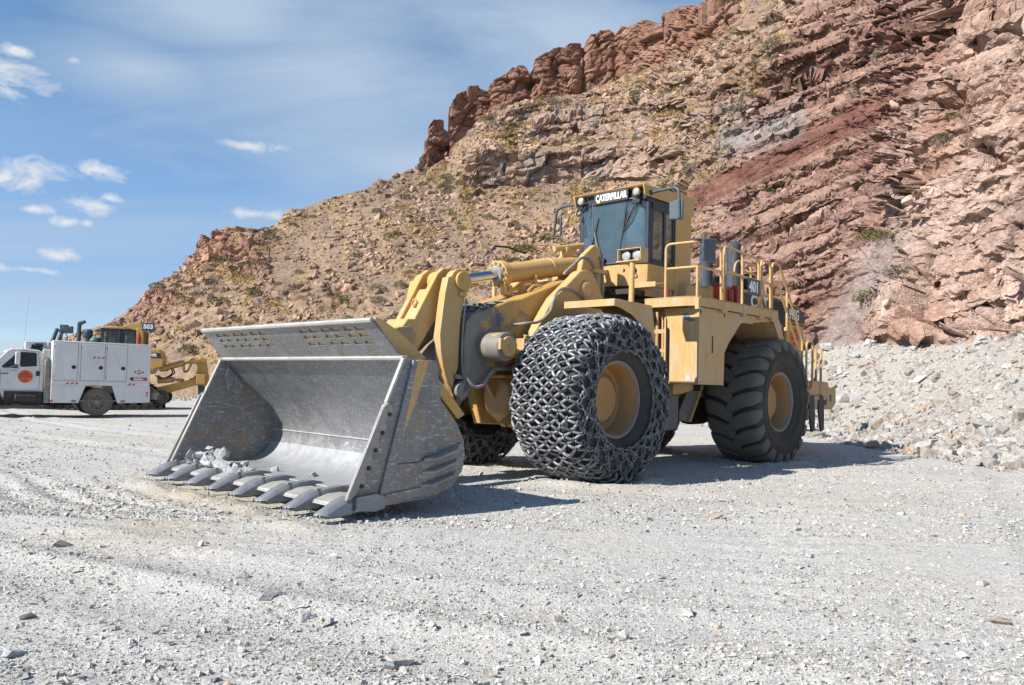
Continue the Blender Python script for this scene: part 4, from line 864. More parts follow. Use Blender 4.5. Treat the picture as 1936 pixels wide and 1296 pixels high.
def chain_mesh():
    """tread net: staggered diamond mesh of stout links with connecting rings; side chains down the wall"""
    rng = np.random.default_rng(5); mt = MB(); ms = MB()
    Nn, Mr = 52, 13; ws = np.linspace(-.60, .60, Mr)
    def node(i, j, off=.055):
        return onwheel(2*math.pi*(i + .5*(j % 2))/Nn, ws[j], off)
    jit = rng.normal(0, .019, (Nn+2, Mr, 3))
    pos = np.array([[node(i, j) + jit[i % Nn, j] for j in range(Mr)] for i in range(Nn)])
    def cap_link(a, b, r, flat, tilt):
        a = Vector(a); b = Vector(b); d = (b-a); L = d.length; d.normalize(); mid = (a+b)/2
        up = Vector((mid.x, 0, mid.z)); up = (up - d*up.dot(d)).normalized(); sd = d.cross(up)
        up2 = (up*math.cos(tilt) + sd*math.sin(tilt)); sd2 = d.cross(up2)
        rings = []
        for t, k in ((.11,.45),(.14,.9),(.24,1.0),(.5,.94),(.76,1.0),(.86,.9),(.89,.45)):
            c = a + d*(L*t) + up*(.014*math.sin(t*math.pi)); rings.append([c + (up2*math.cos(q)*flat + sd2*math.sin(q))*r*k for q in np.linspace(0, 2*math.pi, 9)[:-1]])
        mt.loft(rings)
    for i in range(Nn):
        for j in range(Mr-1):
            for k in (0, 1):
                ii = (i + (k if j % 2 else k-1)) % Nn
                cap_link(pos[i,j], pos[ii,j+1], .0235, 1.2, rng.normal(0,.45) + (.5 if k else -.3))
    def torus(c, n1, n2, R1, R2, r, ns=9, nr=5, dst=None):
        c = Vector(c); n1 = Vector(n1); n2 = Vector(n2)
        dst.tube([c + n1*math.cos(a)*R1 + n2*math.sin(a)*R2 for a in np.linspace(0, 2*math.pi, ns+1)[:-1]], r, nr, closed=True)
    for i in range(Nn):
        for j in range(Mr):
            p = Vector(pos[i,j]); up = Vector((p.x,0,p.z)).normalized(); s = up.cross(Vector((0,1,0))); c = p - up*.02
            a = rng.uniform(-.5,.5); torus(c, (s*math.cos(a) + Vector((0,1,0))*math.sin(a)), up, .038, .036, .0115, 8, 5, ms)
    # side nets
    N2 = 21; wr = [.60, .75, .885, .985]
    for sg in (1, -1):
        P_ = [[onwheel(2*math.pi*(i + .5*(k % 2))/N2 + rng.normal(0,.012), sg*(wr[k] + rng.normal(0,.012)), .03) for i in range(N2)] for k in range(4)]
        def links(a, b, n, w=.030, r=.0135):
            a = Vector(a); b = Vector(b); d = b-a; L = d.length; d.normalize(); mid = (a+b)/2
            nrm = Vector((mid.x*.3, sg*1.0, mid.z*.3)); nrm = (nrm - d*nrm.dot(d)).normalized(); sd = d.cross(nrm)
            for q in range(n):
                c = a + d*(L*(q+.5)/n); tw = (q % 2)*1.25 + rng.normal(0,.3)
                torus(c, d, sd*math.cos(tw) + nrm*math.sin(tw), L/n*.5+.014, w, r, 9, 5, ms)
        for k in range(3):
            for i in range(N2):
                for q in (0, 1):
                    ii = (i + (q if k % 2 else q-1)) % N2; links(P_[k][i], P_[k+1][ii], 2)
        for k in (1, 2, 3):
            for i in range(N2): torus(P_[k][i], (1,0,0), (0,0,1), .046, .046, .015, 10, 5, ms)
        for i in range(N2):                              # inner ring chain
            a = onwheel(2*math.pi*(i+.5)/N2, sg*1.0, .03); b = onwheel(2*math.pi*(i+1.5)/N2, sg*1.0, .03); links(a, b, 4, .02, .009)
    return mt, ms
mt_, ms_ = chain_mesh()
chain_me = mt_.build('tyre_chain', M['chain'], normals=True, smooth=60); side_me = ms_.build('side_chain', M['chain_side'], smooth=60)
mesh_chain, mesh_side = chain_me.data, side_me.data
for o in (chain_me, side_me): bpy.data.objects.remove(o)
def lug_mesh():
    """rear tyre lugs: curved bars that meet in a zigzag on the centre line and wrap the shoulder"""
    m = MB(); Nl = 21; p = 2*math.pi/Nl
    for side_ in (1, -1):
        for i in range(Nl):
            th0 = p*(i + (.5 if side_ < 0 else 0))
            ws = np.array([-.045,.0,.045,.10,.18,.26,.34,.42,.49,.55,.61,.69]); rings = []
            for w in ws:
                cen = .10 + .62*sstep(.0,.62,w) + .09*math.sin(w*9)
                hw = .365 - .02*(w > .5)
                if w < .04: hw = {-.045:.10, .0:.27}.get(round(float(w),3), .365)
                if w > .6: hw = .29
                if w > .66: hw = .23
                h = .085 if w < .45 else .085 - .06*sstep(.45,.69,w)
                a0, a1 = th0 + p*(cen-hw), th0 + p*(cen+hw)
                dsg = .05*p
                b = [onwheel(a0-dsg, side_*w if w > 0 else side_*w, -.03), onwheel(a0, side_*w, h*.82), onwheel(a0+.05*p, side_*w, h), onwheel((a0+a1)/2, side_*w, h+.003), onwheel(a1-.05*p, side_*w, h), onwheel(a1, side_*w, h*.82), onwheel(a1+dsg, side_*w, -.03)]
                rings.append([tuple(q) for q in b])
            m.loft(rings, caps=True, closed=True)
    return m
lm_ = lug_mesh().build('tread_lugs', M['rubber_tread'], bevel=0, smooth=30); mesh_lug = lm_.data; bpy.data.objects.remove(lm_)
tm = MB(); tm.lathe(tyre_prof(), 'y', 72); tm.lathe([(1.02,.606),(1.03,.616),(1.04,.606)],'y',72); tm.lathe([(.80,.572),(.815,.588),(.83,.58)],'y',72)
tmo = tm.build('tyre', M['rubber'], smooth=60); mesh_tyre = tmo.data; bpy.data.objects.remove(tmo)
rm_, dm_, hm_, bm_ = rim_meshes()
def mk(mb, n, mat): o = mb.build(n, M[mat], smooth=35); d = o.data; bpy.data.objects.remove(o); return d
mesh_rim, mesh_disc, mesh_hub, mesh_bolt = mk(rm_, 'rim', 'rim_dust'), mk(dm_, 'rim_disc', 'yellow_rim'), mk(hm_, 'wheel', 'yellow_rim'), mk(bm_, 'bolt_circle', 'rim_dust')
for x, y, z, ch, spin in ((.05, 1.60, 1.335, True, .05), (.05, -1.60, 1.335, True, .4), (-5.89, 1.65, 1.30, False, .11), (-5.89, -1.65, 1.30, False, .3)):
    w = link('wheel', mesh_hub, loader, (x, y, z)); w.rotation_euler = (0, spin, 0 if y > 0 else math.pi)
    w['label'] = 'wheel wrapped in a net of steel tyre chains' if ch else 'bare wheel with deep curved tread lugs'
    ty_o = link('tyre', mesh_tyre, w); link('rim', mesh_rim, w); link('rim_disc', mesh_disc, w); link('bolt_circle', mesh_bolt, w)
    if ch:
        for q in (ty_o, link('tyre_chain', mesh_chain, w), link('side_chain', mesh_side, w)): q.scale = (1.008, 1.11, 1.008); q.location = (0, .01, 0)
        for q in w.children:
            if q.name.startswith('rim') or q.name.startswith('bolt'): q.location = (0, .05, 0)
    else: link('tread', mesh_lug, w)
mb = MB(); mb.cyl((-5.89,-1.3,1.30),(-5.89,1.3,1.30),.36,n=24); mb.lathe([(0,.5),(.4,.45),(.6,.2),(.6,-.2),(.4,-.45),(0,-.5)],'x',24,(-5.89,0,1.3)); P('rear_axle', mb, 'dark', bevel=0)

# ---------------------------------------------------------------- rear frame, platform and side boxes
mb = MB(); mb.prism([(-2.9,2.9),(-3.0,1.5),(-4.2,1.35),(-7.6,1.35),(-9.2,1.3),(-9.3,2.2),(-8,2.6),(-5,2.9)], .55, .72); mb.prism([(-2.9,2.9),(-3.0,1.5),(-4.2,1.35),(-7.6,1.35),(-9.2,1.3),(-9.3,2.2),(-8,2.6),(-5,2.9)], -.72, -.55)
mb.box(-3.1,-2.95,-.72,.72,1.5,2.9); rf = P('rear_frame', mb, 'yellow_dusty', bevel=.015)
mb = MB(); mb.box(-3.1,-1.6,-.5,.5,.95,1.15); mb.box(-3.1,-1.6,-.55,.55,2.3,2.5); mb.cyl((-2.3,0,1.0),(-2.3,0,2.55),.14,n=16); mb.box(-2.5,-1.7,-.7,-.5,1.0,2.5); mb.box(-2.9,-1.7,.3,.48,1.15,1.5); P('hitch', mb, 'dark', rf, .02)
mb = MB(); mb.box(-3.75,-3.05,.15,.92,.67,1.40); mb.box(-4.1,-3.1,-.5,.5,.72,1.5); gb = P('transfer_case', mb, 'grey_box', rf, .03)
mb = MB(); mb.box(-3.66,-3.60,.72,1.5,1.5,2.95); P('sun_block_plate', mb, 'dark', rf, .01)  # added plate, keeps stray sun off the rear tread
mb = MB(); mb.prism([(-4.22,1.60),(-4.58,1.60),(-4.62,1.46),(-4.10,.86),(-3.82,.86),(-3.82,1.05)], .86, .90); mb.box(-4.64,-4.5,.80,.86,1.2,1.62); P('brace_plate', mb, 'grey_box', rf, .008)
mb = MB(); mb.prism([(-4.60,1.62),(-4.66,1.60),(-4.16,.84),(-4.06,.84)], .78, .98); P('brace_plate', mb, 'yellow_dusty', rf, .008)
mb = MB(); mb.prism([(-2.85,1.42),(-2.85,1.62),(-3.5,1.66),(-3.8,1.62),(-3.85,1.56),(-3.2,1.44)], .8, 1.35); P('support_bracket', mb, 'yellow_dusty', rf, .01)
mb = MB()
for k, y in enumerate((.92,1.02,1.16)): mb.tube(rounded([(-2.75,y,3.05),(-2.75,y,1.9+.1*k),(-2.95,y+.1,1.7),(-3.0,y+.05,1.45)],.15), .034, 8)
mb.box(-2.9,-2.72,.75,1.3,2.25,2.31); mb.box(-2.9,-2.72,.75,1.3,2.62,2.70); P('pipe', mb, 'yellow_dusty', rf, 0)
mb = MB(); mb.tube(smoothpath([(-1.7,.7,2.1),(-2.2,.95,2.02),(-2.6,1.25,1.98),(-2.85,1.35,2.0)],6),.03,8); mb.tube(smoothpath([(-1.7,.7,1.95),(-2.2,.95,1.85),(-2.6,1.2,1.83),(-2.85,1.35,1.9)],6),.03,8); P('hydraulic_hose', mb, 'yellow_dusty', rf, 0)
mb = MB(); mb.cyl((-2.6,.95,1.75),(-2.6,1.12,1.75),.14,n=14); mb.box(-2.95,-2.6,.8,1.25,1.62,1.95); mb.cyl((-2.5,1.05,1.55),(-2.5,1.18,1.55),.07,n=10); P('valve_block', mb, 'dark', rf, .02)
mb = MB()
for k in range(6): mb.tube(smoothpath([(-1.55,-.35+.16*k,3.1-.05*(k%3)),(-2.0,-.3+.17*k,3.3-.06*(k%2)),(-2.6,-.25+.2*k,3.25),(-3.0,-.2+.2*k,2.9)],5),.028,6)
mb.box(-2.95,-2.0,-.8,.85,3.36,3.46); P('hydraulic_hose', mb, 'dark', rf, 0)
side_root = None
def side_unit(s):
    f = lambda a, b: sorted((s*a, s*b))
    # box below the platform
    m = MB(); q_ = [(s*1.36,3.08),(s*2.13,3.08),(s*2.13,1.67),(s*1.50,1.67),(s*1.50,2.66),(s*1.44,2.72),(s*1.44,2.85)]; m.prism(q_, -2.47, -2.45, 'x')
    m.prism([(-2.45,1.64),(-3.40,1.62),(-3.42,2.25),(-3.58,2.45),(-4.07,2.88),(-4.24,2.905),(-4.59,2.905),(-4.63,3.08),(-2.45,3.08)], *f(2.11,2.135))
    m.box(-3.4,-2.47,*f(1.36,1.40),1.67,3.08); m.box(-3.42,-3.38,*f(1.40,2.11),1.67,2.3)
    m.box(-3.40,-2.44,*f(1.49,2.14),1.625,1.665)
    b = P('side_box', m, 'yellow_dusty', bevel=.006)
    for x_, z0_, z1_ in ((-2.95,2.23,2.55),(-2.50,2.95,3.02),(-3.40,2.95,3.02)): m = MB(); m.box(x_-.02,x_+.02,*f(2.133,2.142),z0_,z1_); P('slot', m, 'black', b, 0)
    m = MB(); m.box(-3.12,-2.72,*f(2.134,2.139),1.92,2.21); P('access_panel', m, 'yellow_dusty', b, .002)
    m = MB()
    for x in (-3.1,-2.74):
        for z in (1.94,2.19): m.cyl((x,s*2.136,z),(x,s*2.146,z),.012,n=6)
    P('bolt', m, 'rim_dust', b, 0)
    if s > 0:
        rr = np.random.default_rng(9)
        m = MB(); m.add([(-2.4445,1.78,2.96),(-2.4445,1.90,2.98),(-2.4445,1.95,2.88),(-2.4445,2.05,2.84),(-2.4445,2.02,2.80),(-2.4445,1.90,2.82),(-2.4445,1.80,2.88)], [tuple(range(7))]); P('scuff_mark', m, simple('grey_scuff', (.16,.17,.19), .8, 0, .5, 30), b, 0, 0)
        m = MB(); m.tube([(-2.447,1.98,2.8),(-2.447,2.0,2.4),(-2.447,2.01,2.15),(-2.447,2.03,2.0),(-2.447,1.99,1.85),(-2.447,1.98,1.68)], .006, 4); P('drip_stain', m, 'bone', b, 0)
        m = MB(); m.box(-2.449,-2.446,1.86,1.96,1.70,1.79); P('sticker', m, 'bone', b, 0)
    # platform with chamfered corner, deep lip all round
    out = [(-2.25,s*1.05),(-2.25,s*1.95),(-2.37,s*2.2),(-5.62,s*2.2),(-5.62,s*1.2),(-4.2,s*1.0),(-3.3,s*.98)]
    m = MB(); m.prism(out, 3.245, 3.27, 'z')
    rim_ = [((-2.25,1.05),(-2.25,1.95)),((-2.25,1.95),(-2.37,2.2)),((-2.37,2.2),(-5.62,2.2))]
    for (x0,y0),(x1,y1) in rim_:
        dx, dy = x1-x0, y1-y0; l = math.hypot(dx, dy); nx, ny = -dy/l*.02*-1, dx/l*.02*-1
        m.prism([(x0,s*y0),(x1,s*y1),(x1-abs(nx)*1, s*(y1-abs(ny))),(x0-abs(nx)*1, s*(y0-abs(ny)))], 3.085, 3.268, 'z')
    pl = P('platform', m, 'yellow_dusty', bevel=.005)
    m = MB(); m.box(-4.0,-2.6,*f(1.0,2.1),3.275,3.29); P('tread_plate', m, 'grey_box', pl, 0)
    # rear fender with stair stringer
    m = MB(); m.prism([(-4.63,3.085),(-4.59,2.93),(-5.50,3.03),(-5.56,3.0),(-5.92,2.52),(-6.10,2.40),(-6.20,2.38),(-6.05,2.62),(-5.92,2.96),(-5.62,3.25),(-5.60,3.085)], *f(2.11,2.135))
    m.prism([(-4.63,3.085),(-5.55,3.06),(-5.6,3.04),(-5.94,2.5),(-5.98,2.5),(-5.64,3.12),(-4.63,3.12)], *f(1.15,2.11))
    m.prism([(-5.94,2.52),(-6.9,2.40),(-6.92,2.43),(-5.94,2.56)], *f(1.3,2.11))
    P('rear_fender', m, 'yellow_dusty', bevel=.006)
    m = MB()
    for k in range(5): x = -6.05 - .26*k; z = 3.0 - .25*k; m.box(x-.22, x, *f(1.35,2.0), z-.02, z)
    m.prism([(-5.7,3.2),(-5.8,3.2),(-7.2,1.75),(-7.1,1.75)], *f(1.30,1.34)); P('stair', m, 'yellow_dusty', bevel=.004)
    return pl
plat = side_unit(1); side_unit(-1)
# guard rails along the near catwalk
def rail(name, polys, r=.026, mat='yellow'):
    m = MB()
    for p in polys: m.tube(p if len(p) > 20 else rounded(p, .12), r, 8)
    return P(name, m, mat, bevel=0, smooth=60)
for s in (1, -1):
    y = 2.15*s; yc = 1.50*s; Z = 4.29
    rail('guard_rail', [[(-2.28,yc,3.10),(-2.28,yc,Z),(-2.32,y,Z),(-3.2,y,4.33),(-3.24,y,3.10)], [(-2.30,yc,3.82),(-2.34,y,3.82),(-3.22,y,3.83)], [(-2.34,y,3.10),(-2.34,y,3.83)]])
    rail('guard_rail', [[(-3.34,y,3.10),(-3.34,y,4.36),(-4.78,y,4.28),(-4.80,y,3.06)], [(-3.34,y,3.86),(-4.8,y,3.82)], [(-4.08,y,3.10),(-4.08,y,4.31)]])
    rail('guard_rail', [[(-4.90,y,3.08),(-4.90,y,4.28),(-5.32,y,4.28),(-5.34,y,3.06)], [(-4.9,y,3.83),(-5.33,y,3.82)]])
    rail('stair_rail', [[(-5.41,y,3.06),(-5.41,y,4.29),(-5.75,y,4.29),(-6.95,y,2.72),(-6.95,y,2.0)], [(-5.41,y,3.82),(-5.72,y,3.81),(-6.80,y,2.45)], [(-6.15,y,2.72),(-6.14,y,3.72)]])
    rail('stair_rail', [[(-5.6,s*1.32,3.3),(-5.6,s*1.32,4.2),(-6.3,s*1.32,4.2),(-6.9,s*1.32,3.4)]])
for x in (-2.34,-3.24,-3.34,-4.08,-4.80,-4.90,-5.34,-5.41): mb = MB(); mb.box(x-.045,x+.045,2.13,2.212,3.02,3.24); P('rail_bracket', mb, 'yellow_dusty', plat, .006)
mb = MB(); mb.box(-6.18,-6.11,2.10,2.17,2.6,2.95); P('rail_bracket', mb, 'yellow_dusty', plat, .006)
mb = MB(); mb.box(-4.78,-4.24,2.185,2.195,3.49,3.83); nb = P('number_plate', mb, 'bluesign', bevel=.004)
lettering('number', '401', .30, (-4.50,2.197,3.655), (-1,0,0), (0,0,1), M['white_text'], nb, .012, .92)
mb = MB(); mb.tube(rounded([(-2.2,2.15,4.30),(-2.9,2.18,4.42),(-2.92,2.18,4.0),(-2.6,2.17,3.90)],.06),.02,8); rmo = P('mirror', mb, 'mirror_blue', bevel=0)
mb = MB(); mb.hull6([(-2.40,2.20,3.93),(-2.40,2.20,4.36),(-2.80,2.24,4.40),(-2.80,2.24,3.92)], [(-2.41,2.24,3.95),(-2.41,2.24,4.34),(-2.79,2.28,4.38),(-2.79,2.28,3.94)]); P('mirror_back', mb, 'mirror_blue', rmo, .02, seg=3)

# ---------------------------------------------------------------- engine hood
hood = [(-4.6,2.9),(-4.6,3.78),(-5.4,3.86),(-7.5,3.88),(-8.2,3.83),(-8.9,3.74),(-9.33,3.62),(-9.38,3.5),(-9.36,2.2),(-8.6,1.9),(-7.0,2.5),(-5.0,2.9)]
mb = MB(); mb.prism(hood, -1.15, 1.15); hd = P('hood', mb, 'yellow', bevel=.05, seg=3)
for s in (1, -1):
    f = lambda a, b: sorted((s*a, s*b)); y0, y1 = f(1.151, 1.156)
    mb = MB(); mb.prism([(-5.6,3.42),(-5.6,3.79),(-7.52,3.79),(-7.52,3.42)], y0, y1); P('model_band', mb, 'band', hd, 0); mb = MB(); mb.prism([(-8.36,3.30),(-8.36,3.74),(-8.9,3.68),(-9.33,3.58),(-9.33,3.30)], y0, y1); P('model_band', mb, 'band', hd, 0)
    mb = MB(); mb.prism([(-8.30,3.27),(-8.30,3.295),(-9.33,3.295),(-9.33,3.27)], y0, y1); P('red_stripe', mb, 'redline', hd, 0)
    mb = MB(); mb.prism([(-8.36,3.21),(-8.36,3.255),(-9.33,3.255),(-9.33,3.21)], y0, y1); P('black_stripe', mb, 'band', hd, 0)
    mb = MB(); mb.prism([(-7.56,2.65),(-7.56,3.80),(-8.24,3.75),(-8.24,2.65)], y0, y1); gr = P('grille', mb, 'black', hd, 0)
    mb = MB()
    for k in range(16): z = 2.70 + .067*k; mb.hull6([(-7.58,y0,z),(-8.22,y0,z),(-8.22,y0,z+.012),(-7.58,y0,z+.012)], [(-7.58,s*1.18,z-.02),(-8.22,s*1.18,z-.02),(-8.22,s*1.18,z-.012),(-7.58,s*1.18,z-.012)])
    P('grille_slat', mb, 'dark', gr, 0)
    lettering('brand_lettering', 'CAT', .42, (-6.84,s*1.158,3.60), (-s,0,0), (0,0,1), M['white_text'], hd, .018, 1.05)
    mb = MB(); mb.add([(-6.70*1, s*1.1605, 3.46),(-6.98, s*1.1605, 3.46),(-6.84, s*1.1605, 3.60)], [(0,1,2)]); P('logo_triangle', mb, 'tri', hd, 0, 0)
    lettering('model_lettering', '992G', .36, (-8.74,s*1.158,3.47), (-s,0,0), (0,0,1), M['white_text'], hd, .012, .72)
    mb = MB(); mb.cyl((-8.77,s*1.150,2.90),(-8.77,s*1.158,2.90),.255,n=32); st = P('round_sticker', mb, 'sticker', hd, 0)
    for t, z, sz in (('USO', 3.07, .10), ('MINERO', 2.97, .10), ('EXCLUSIVO', 2.88, .085), ('401', 2.74, .10)): lettering('sticker_lettering', t, sz, (-8.77,s*1.160,z), (-s,0,0), (0,0,1), M['black_text'], st, .002, .9, .001)
    mb = MB(); mb.lathe([(0,-.09),(.07,-.08),(.10,0),(.105,.06),(.0,.07)],'x',18,(-9.42,s*1.0,3.56)); mb.box(-9.42,-9.34,s*1.0-.05,s*1.0+.05,3.40,3.6); P('rear_lamp', mb, 'lamp_glass', hd, .004)
    mb = MB(); mb.box(-9.46,-9.36,s*1.0-.13,s*1.0+.13,3.28,3.42); P('rear_lamp_box', mb, 'black', hd, .01)
mb = MB()
for k in range(22): z = 2.1 + .062*k; mb.box(-9.40,-9.37,-.85,.85,z,z+.03)
P('radiator_grille', mb, 'black', hd, 0)
mb = MB(); mb.box(-4.95,-3.72,-1.1,1.1,2.9,3.72); P('tank', mb, 'yellow_dusty', bevel=.03)
for y, x, h in ((.60,-6.60,4.90),(-.13,-6.60,5.02)):
    mb = MB(); mb.lathe([(.175,0),(.175,.10),(.185,.12),(.165,.15),(.165,1.0),(.0,1.0)],'z',26,(x,y,3.86))
    mb.tube([(x,y,h-.04-.10),(x,y,h-.06),(x-.01,y,h+.02),(x-.05,y,h+.07),(x-.12,y,h+.09)], [.165,.165,.16,.15,.14], 20); P('exhaust_stack', mb, 'grey_stack', hd, .004)
for y in (.62,-.05):
    mb = MB(); mb.lathe([(.0,.52),(.17,.50),(.24,.42),(.25,.16),(.2,.12),(.12,.08),(.12,0)],'z',24,(-7.25,y,3.87)); P('air_cleaner', mb, 'black', hd, .005)
mb = MB(); mb.tube(rounded([(-6.0,.95,3.9),(-6.0,.95,4.55),(-7.3,.95,4.55),(-7.5,.95,3.9)],.3),.024,8); mb.tube([(-6.8,.95,4.55),(-6.8,.95,3.88)],.024,8); mb.tube([(-6.0,.95,4.2),(-6.3,.95,4.2)],.024,8); P('hood_rail', mb, 'yellow', hd, 0)
mb = MB(); mb.box(-4.98,-4.72,1.12,1.3,3.50,3.82); mb.box(-5.10,-5.0,1.15,1.28,3.28,3.80); mb.box(-5.6,-5.42,1.2,1.34,3.28,3.86); mb.box(-4.76,-4.70,1.1,1.32,3.78,3.85); mb.cyl((-5.25,1.25,3.3),(-5.25,1.25,3.75),.08,n=14); P('fire_suppression_bottles', mb, 'red', hd, .015)
mb = MB(); mb.cyl((-2.55,1.35,3.28),(-2.55,1.35,3.46),.055,n=12); P('extinguisher', mb, 'red', plat, .01)
# counterweight, rear steps and rails
mb = MB(); mb.prism([(-8.3,1.85),(-9.05,1.83),(-9.9,1.83),(-10.6,1.80),(-10.62,1.66),(-11.1,1.66),(-11.12,1.25),(-10.85,1.08),(-9.2,1.08),(-8.4,1.3)], -1.5, 1.3); cw = P('counterweight', mb, 'yellow_dusty', bevel=.03)
mb = MB(); mb.box(-10.78,-10.66,1.298,1.303,1.29,1.47); mb.cyl((-10.32,1.298,1.30),(-10.32,1.33,1.30),.10,n=16); mb.box(-9.75,-9.5,1.299,1.32,1.5,1.9); P('recess', mb, 'black', cw, 0)
mb = MB(); mb.box(-8.75,-7.55,1.25,1.98,1.35,1.44); mb.box(-8.6,-7.7,1.3,1.9,1.44,1.80); st = P('step_platform', mb, 'yellow_dusty', bevel=.01)
for x0 in (-7.78,-8.32):
    mb = MB(); mb.prism([(x0,1.44),(x0-.26,1.46),(x0-.30,1.2),(x0-.32,.95),(x0-.30,.62),(x0-.13,.58),(x0-.04,.85),(x0+.02,1.15)], 1.94, 1.985); P('step_strap', mb, 'mudguard', st, .012)
mb = MB(); mb.box(-8.45,-7.85,1.76,1.96,.60,.63); mb.box(-8.45,-7.85,1.76,1.96,.94,.97); mb.box(-8.45,-7.85,1.76,1.96,1.32,1.35); P('step', mb, 'yellow_dusty', st, .005)
rail('grab_rail', [[(-7.70,1.93,1.48),(-7.70,1.93,2.72),(-8.06,1.93,2.74),(-8.03,1.93,1.62),(-7.75,1.9,1.55)]], .028)
rail('grab_rail', [[(-8.60,1.9,1.44),(-8.63,1.9,2.62)], [(-8.68,1.75,1.44),(-8.68,1.75,2.6)]], .032)
# ---------------------------------------------------------------- operator cab
cab = empty('cab', (0,0,0), 0, loader)
XF, XP, XB = -2.33, -2.62, -4.22
# lower yellow body: five-sided front
def ring(z, fx, fy, px, py, bx): return [(bx,-py,z),(px,-py,z),(fx,-fy,z),(fx,fy,z),(px,py,z),(bx,py,z)]
mb = MB(); mb.loft([ring(3.58,-2.36,.32,-2.60,.86,-3.62), ring(4.045,-2.33,.34,-2.62,.86,-3.62)]); P('cab_base', mb, 'yellow', cab, .012)
mb = MB(); mb.box(-3.55,-2.7,-.84,.84,3.44,3.58); mb.box(-3.15,-2.5,.86,.90,3.36,3.50); P('cab_floor', mb, 'yellow_dusty', cab, .01)
mb = MB(); mb.box(-4.22,-3.60,.60,.885,3.3,5.25); mb.box(-4.22,-3.60,-.885,-.60,3.3,5.25); mb.box(-4.22,-3.95,-.6,.6,3.3,4.2); P('rollover_post', mb, 'yellow', cab, .03, seg=3)
# roof canopy: hood-shaped visor open to the front
pr = [(-2.36,5.60),(-4.26,5.66),(-4.30,5.55),(-4.28,5.28),(-4.15,5.20),(-3.75,5.24),(-3.55,5.38),(-2.42,5.375)]
mb = MB(); mb.prism([(-2.36,5.60),(-4.26,5.66),(-4.30,5.55),(-4.24,5.55),(-2.40,5.565)], -.90, .90)
for s in (1, -1): mb.prism(pr, *sorted((s*.875, s*.905)))
mb.box(-4.28,-4.22,-.88,.88,5.25,5.58); rof = P('roof', mb, 'yellow', cab, .03, seg=3)
mb = MB(); mb.box(-2.55,-2.5,-.87,.87,5.33,5.57); P('visor_back', mb, 'black', rof, 0)
mb = MB(); mb.box(-2.42,-2.395,-.36,.50,5.345,5.57); sg = P('sign_board', mb, 'band', rof, .003)
lettering('sign_lettering', 'CATERPILLAR', .19, (-2.392,.075,5.452), (0,1,0), (0,0,1), M['white_text'], sg, .007, .68, .002)
mb = MB(); mb.add([(-2.389,-.29,5.36),(-2.389,-.19,5.36),(-2.389,-.24,5.43)], [(0,1,2)]); P('sign_triangle', mb, 'tri', sg, 0, 0)
for y in (.70,-.72):
    mb = MB(); mb.lathe([(0,.02),(.05,.015),(.075,0),(.085,-.04),(.07,-.08),(0,-.09)],'x',18,(-2.38,y,5.47)); P('lamp', mb, 'lamp_glass', rof, 0)
mb = MB(); mb.box(-4.45,-4.30,.70,.86,5.42,5.48); mb.cyl((-4.36,.78,5.30),(-4.36,.78,5.42),.06,n=12); P('rear_lamp', mb, 'grey_stack', rof, .005)
# frame and panes
top = ring(5.36,-2.46,.44,-2.62,.84,-3.60); bot = ring(4.045,-2.33,.33,-2.62,.84,-3.60)
def lerp(a, b, t): return tuple(a[i] + (b[i]-a[i])*t for i in range(3))
def bar(a, b, r): m = MB(); m.cyl(a, b, r, n=8); return m
mb = MB()
for i in range(1, 5):
    r_ = .055 if i in (1, 4) else .022; mb.cyl(bot[i], top[i], r_, n=8)
for i in (0, 5): mb.box(bot[i][0]-.03, bot[i][0]+.03, bot[i][1]-.03, bot[i][1]+.03, 4.045, 5.36)
for k in range(5):
    mb.cyl(bot[k], bot[k+1], .03, n=6); mb.cyl(top[k], top[k+1], .035, n=6)
    a, b = bot[k], bot[k+1]
for s in (1, -1):                                         # door frame bars
    x0, x1 = -2.62, -3.60
    mb.box(-3.24,-3.17,*sorted((s*.82,s*.865)),4.08,5.33); mb.box(x1,x0,*sorted((s*.82,s*.862)),5.16,5.36); mb.box(x1,x0,*sorted((s*.82,s*.862)),4.045,4.14); mb.box(-2.78,-2.62,*sorted((s*.80,s*.862)),4.05,5.3); mb.box(-3.62,-3.52,*sorted((s*.80,s*.862)),4.05,5.3)
P('cab_frame', mb, 'navy', cab, 0)
mb = MB()                                                 # dark lower band of the windscreen
for k in (1, 2, 3):
    a, b = bot[k], bot[k+1]; c, d = lerp(bot[k+1], top[k+1], .13), lerp(bot[k], top[k], .13); mb.hull6([a,b,c,d], [tuple(v - (.03 if i == 0 else 0) for i, v in enumerate(p)) for p in (a,b,c,d)])
P('window_sill', mb, 'navy', cab, 0)
def pane(name, q, mat, parent=cab):
    c = [Vector(p) for p in q]; n = (c[1]-c[0]).cross(c[2]-c[1]).normalized()*.006
    m = MB(); m.hull6([p+n for p in c], [p-n for p in c]); return P(name, m, mat, parent, 0, 0)
for k, nm in ((2, 'windscreen'), (3, 'corner_window'), (1, 'corner_window')):
    pane(nm, [lerp(bot[k],top[k],.12), lerp(bot[k+1],top[k+1],.12), lerp(bot[k+1],top[k+1],.985), lerp(bot[k],top[k],.985)], 'glass')
for y in (.845,-.845):
    for x0, x1 in ((-3.18,-2.77),(-3.53,-3.23)): pane('door_window', [(x0,y,4.13),(x1,y,4.13),(x1,y,5.18),(x0,y,5.18)], 'glass_dark')
pane('rear_window', [(-3.9,-.6,4.2),(-3.9,.6,4.2),(-3.9,.6,5.2),(-3.9,-.6,5.2)], 'glass_dark')
mb = MB(); mb.box(-3.60,-2.56,-.86,.86,5.37,5.40); P('headliner', mb, 'black', cab, 0)
mb = MB(); mb.prism([(-3.45,4.05),(-2.95,4.05),(-2.92,4.25),(-3.2,4.30),(-3.36,4.95),(-3.48,5.0),(-3.56,4.9)], -.28, .34); P('seat', mb, 'seat', cab, .06, seg=4)
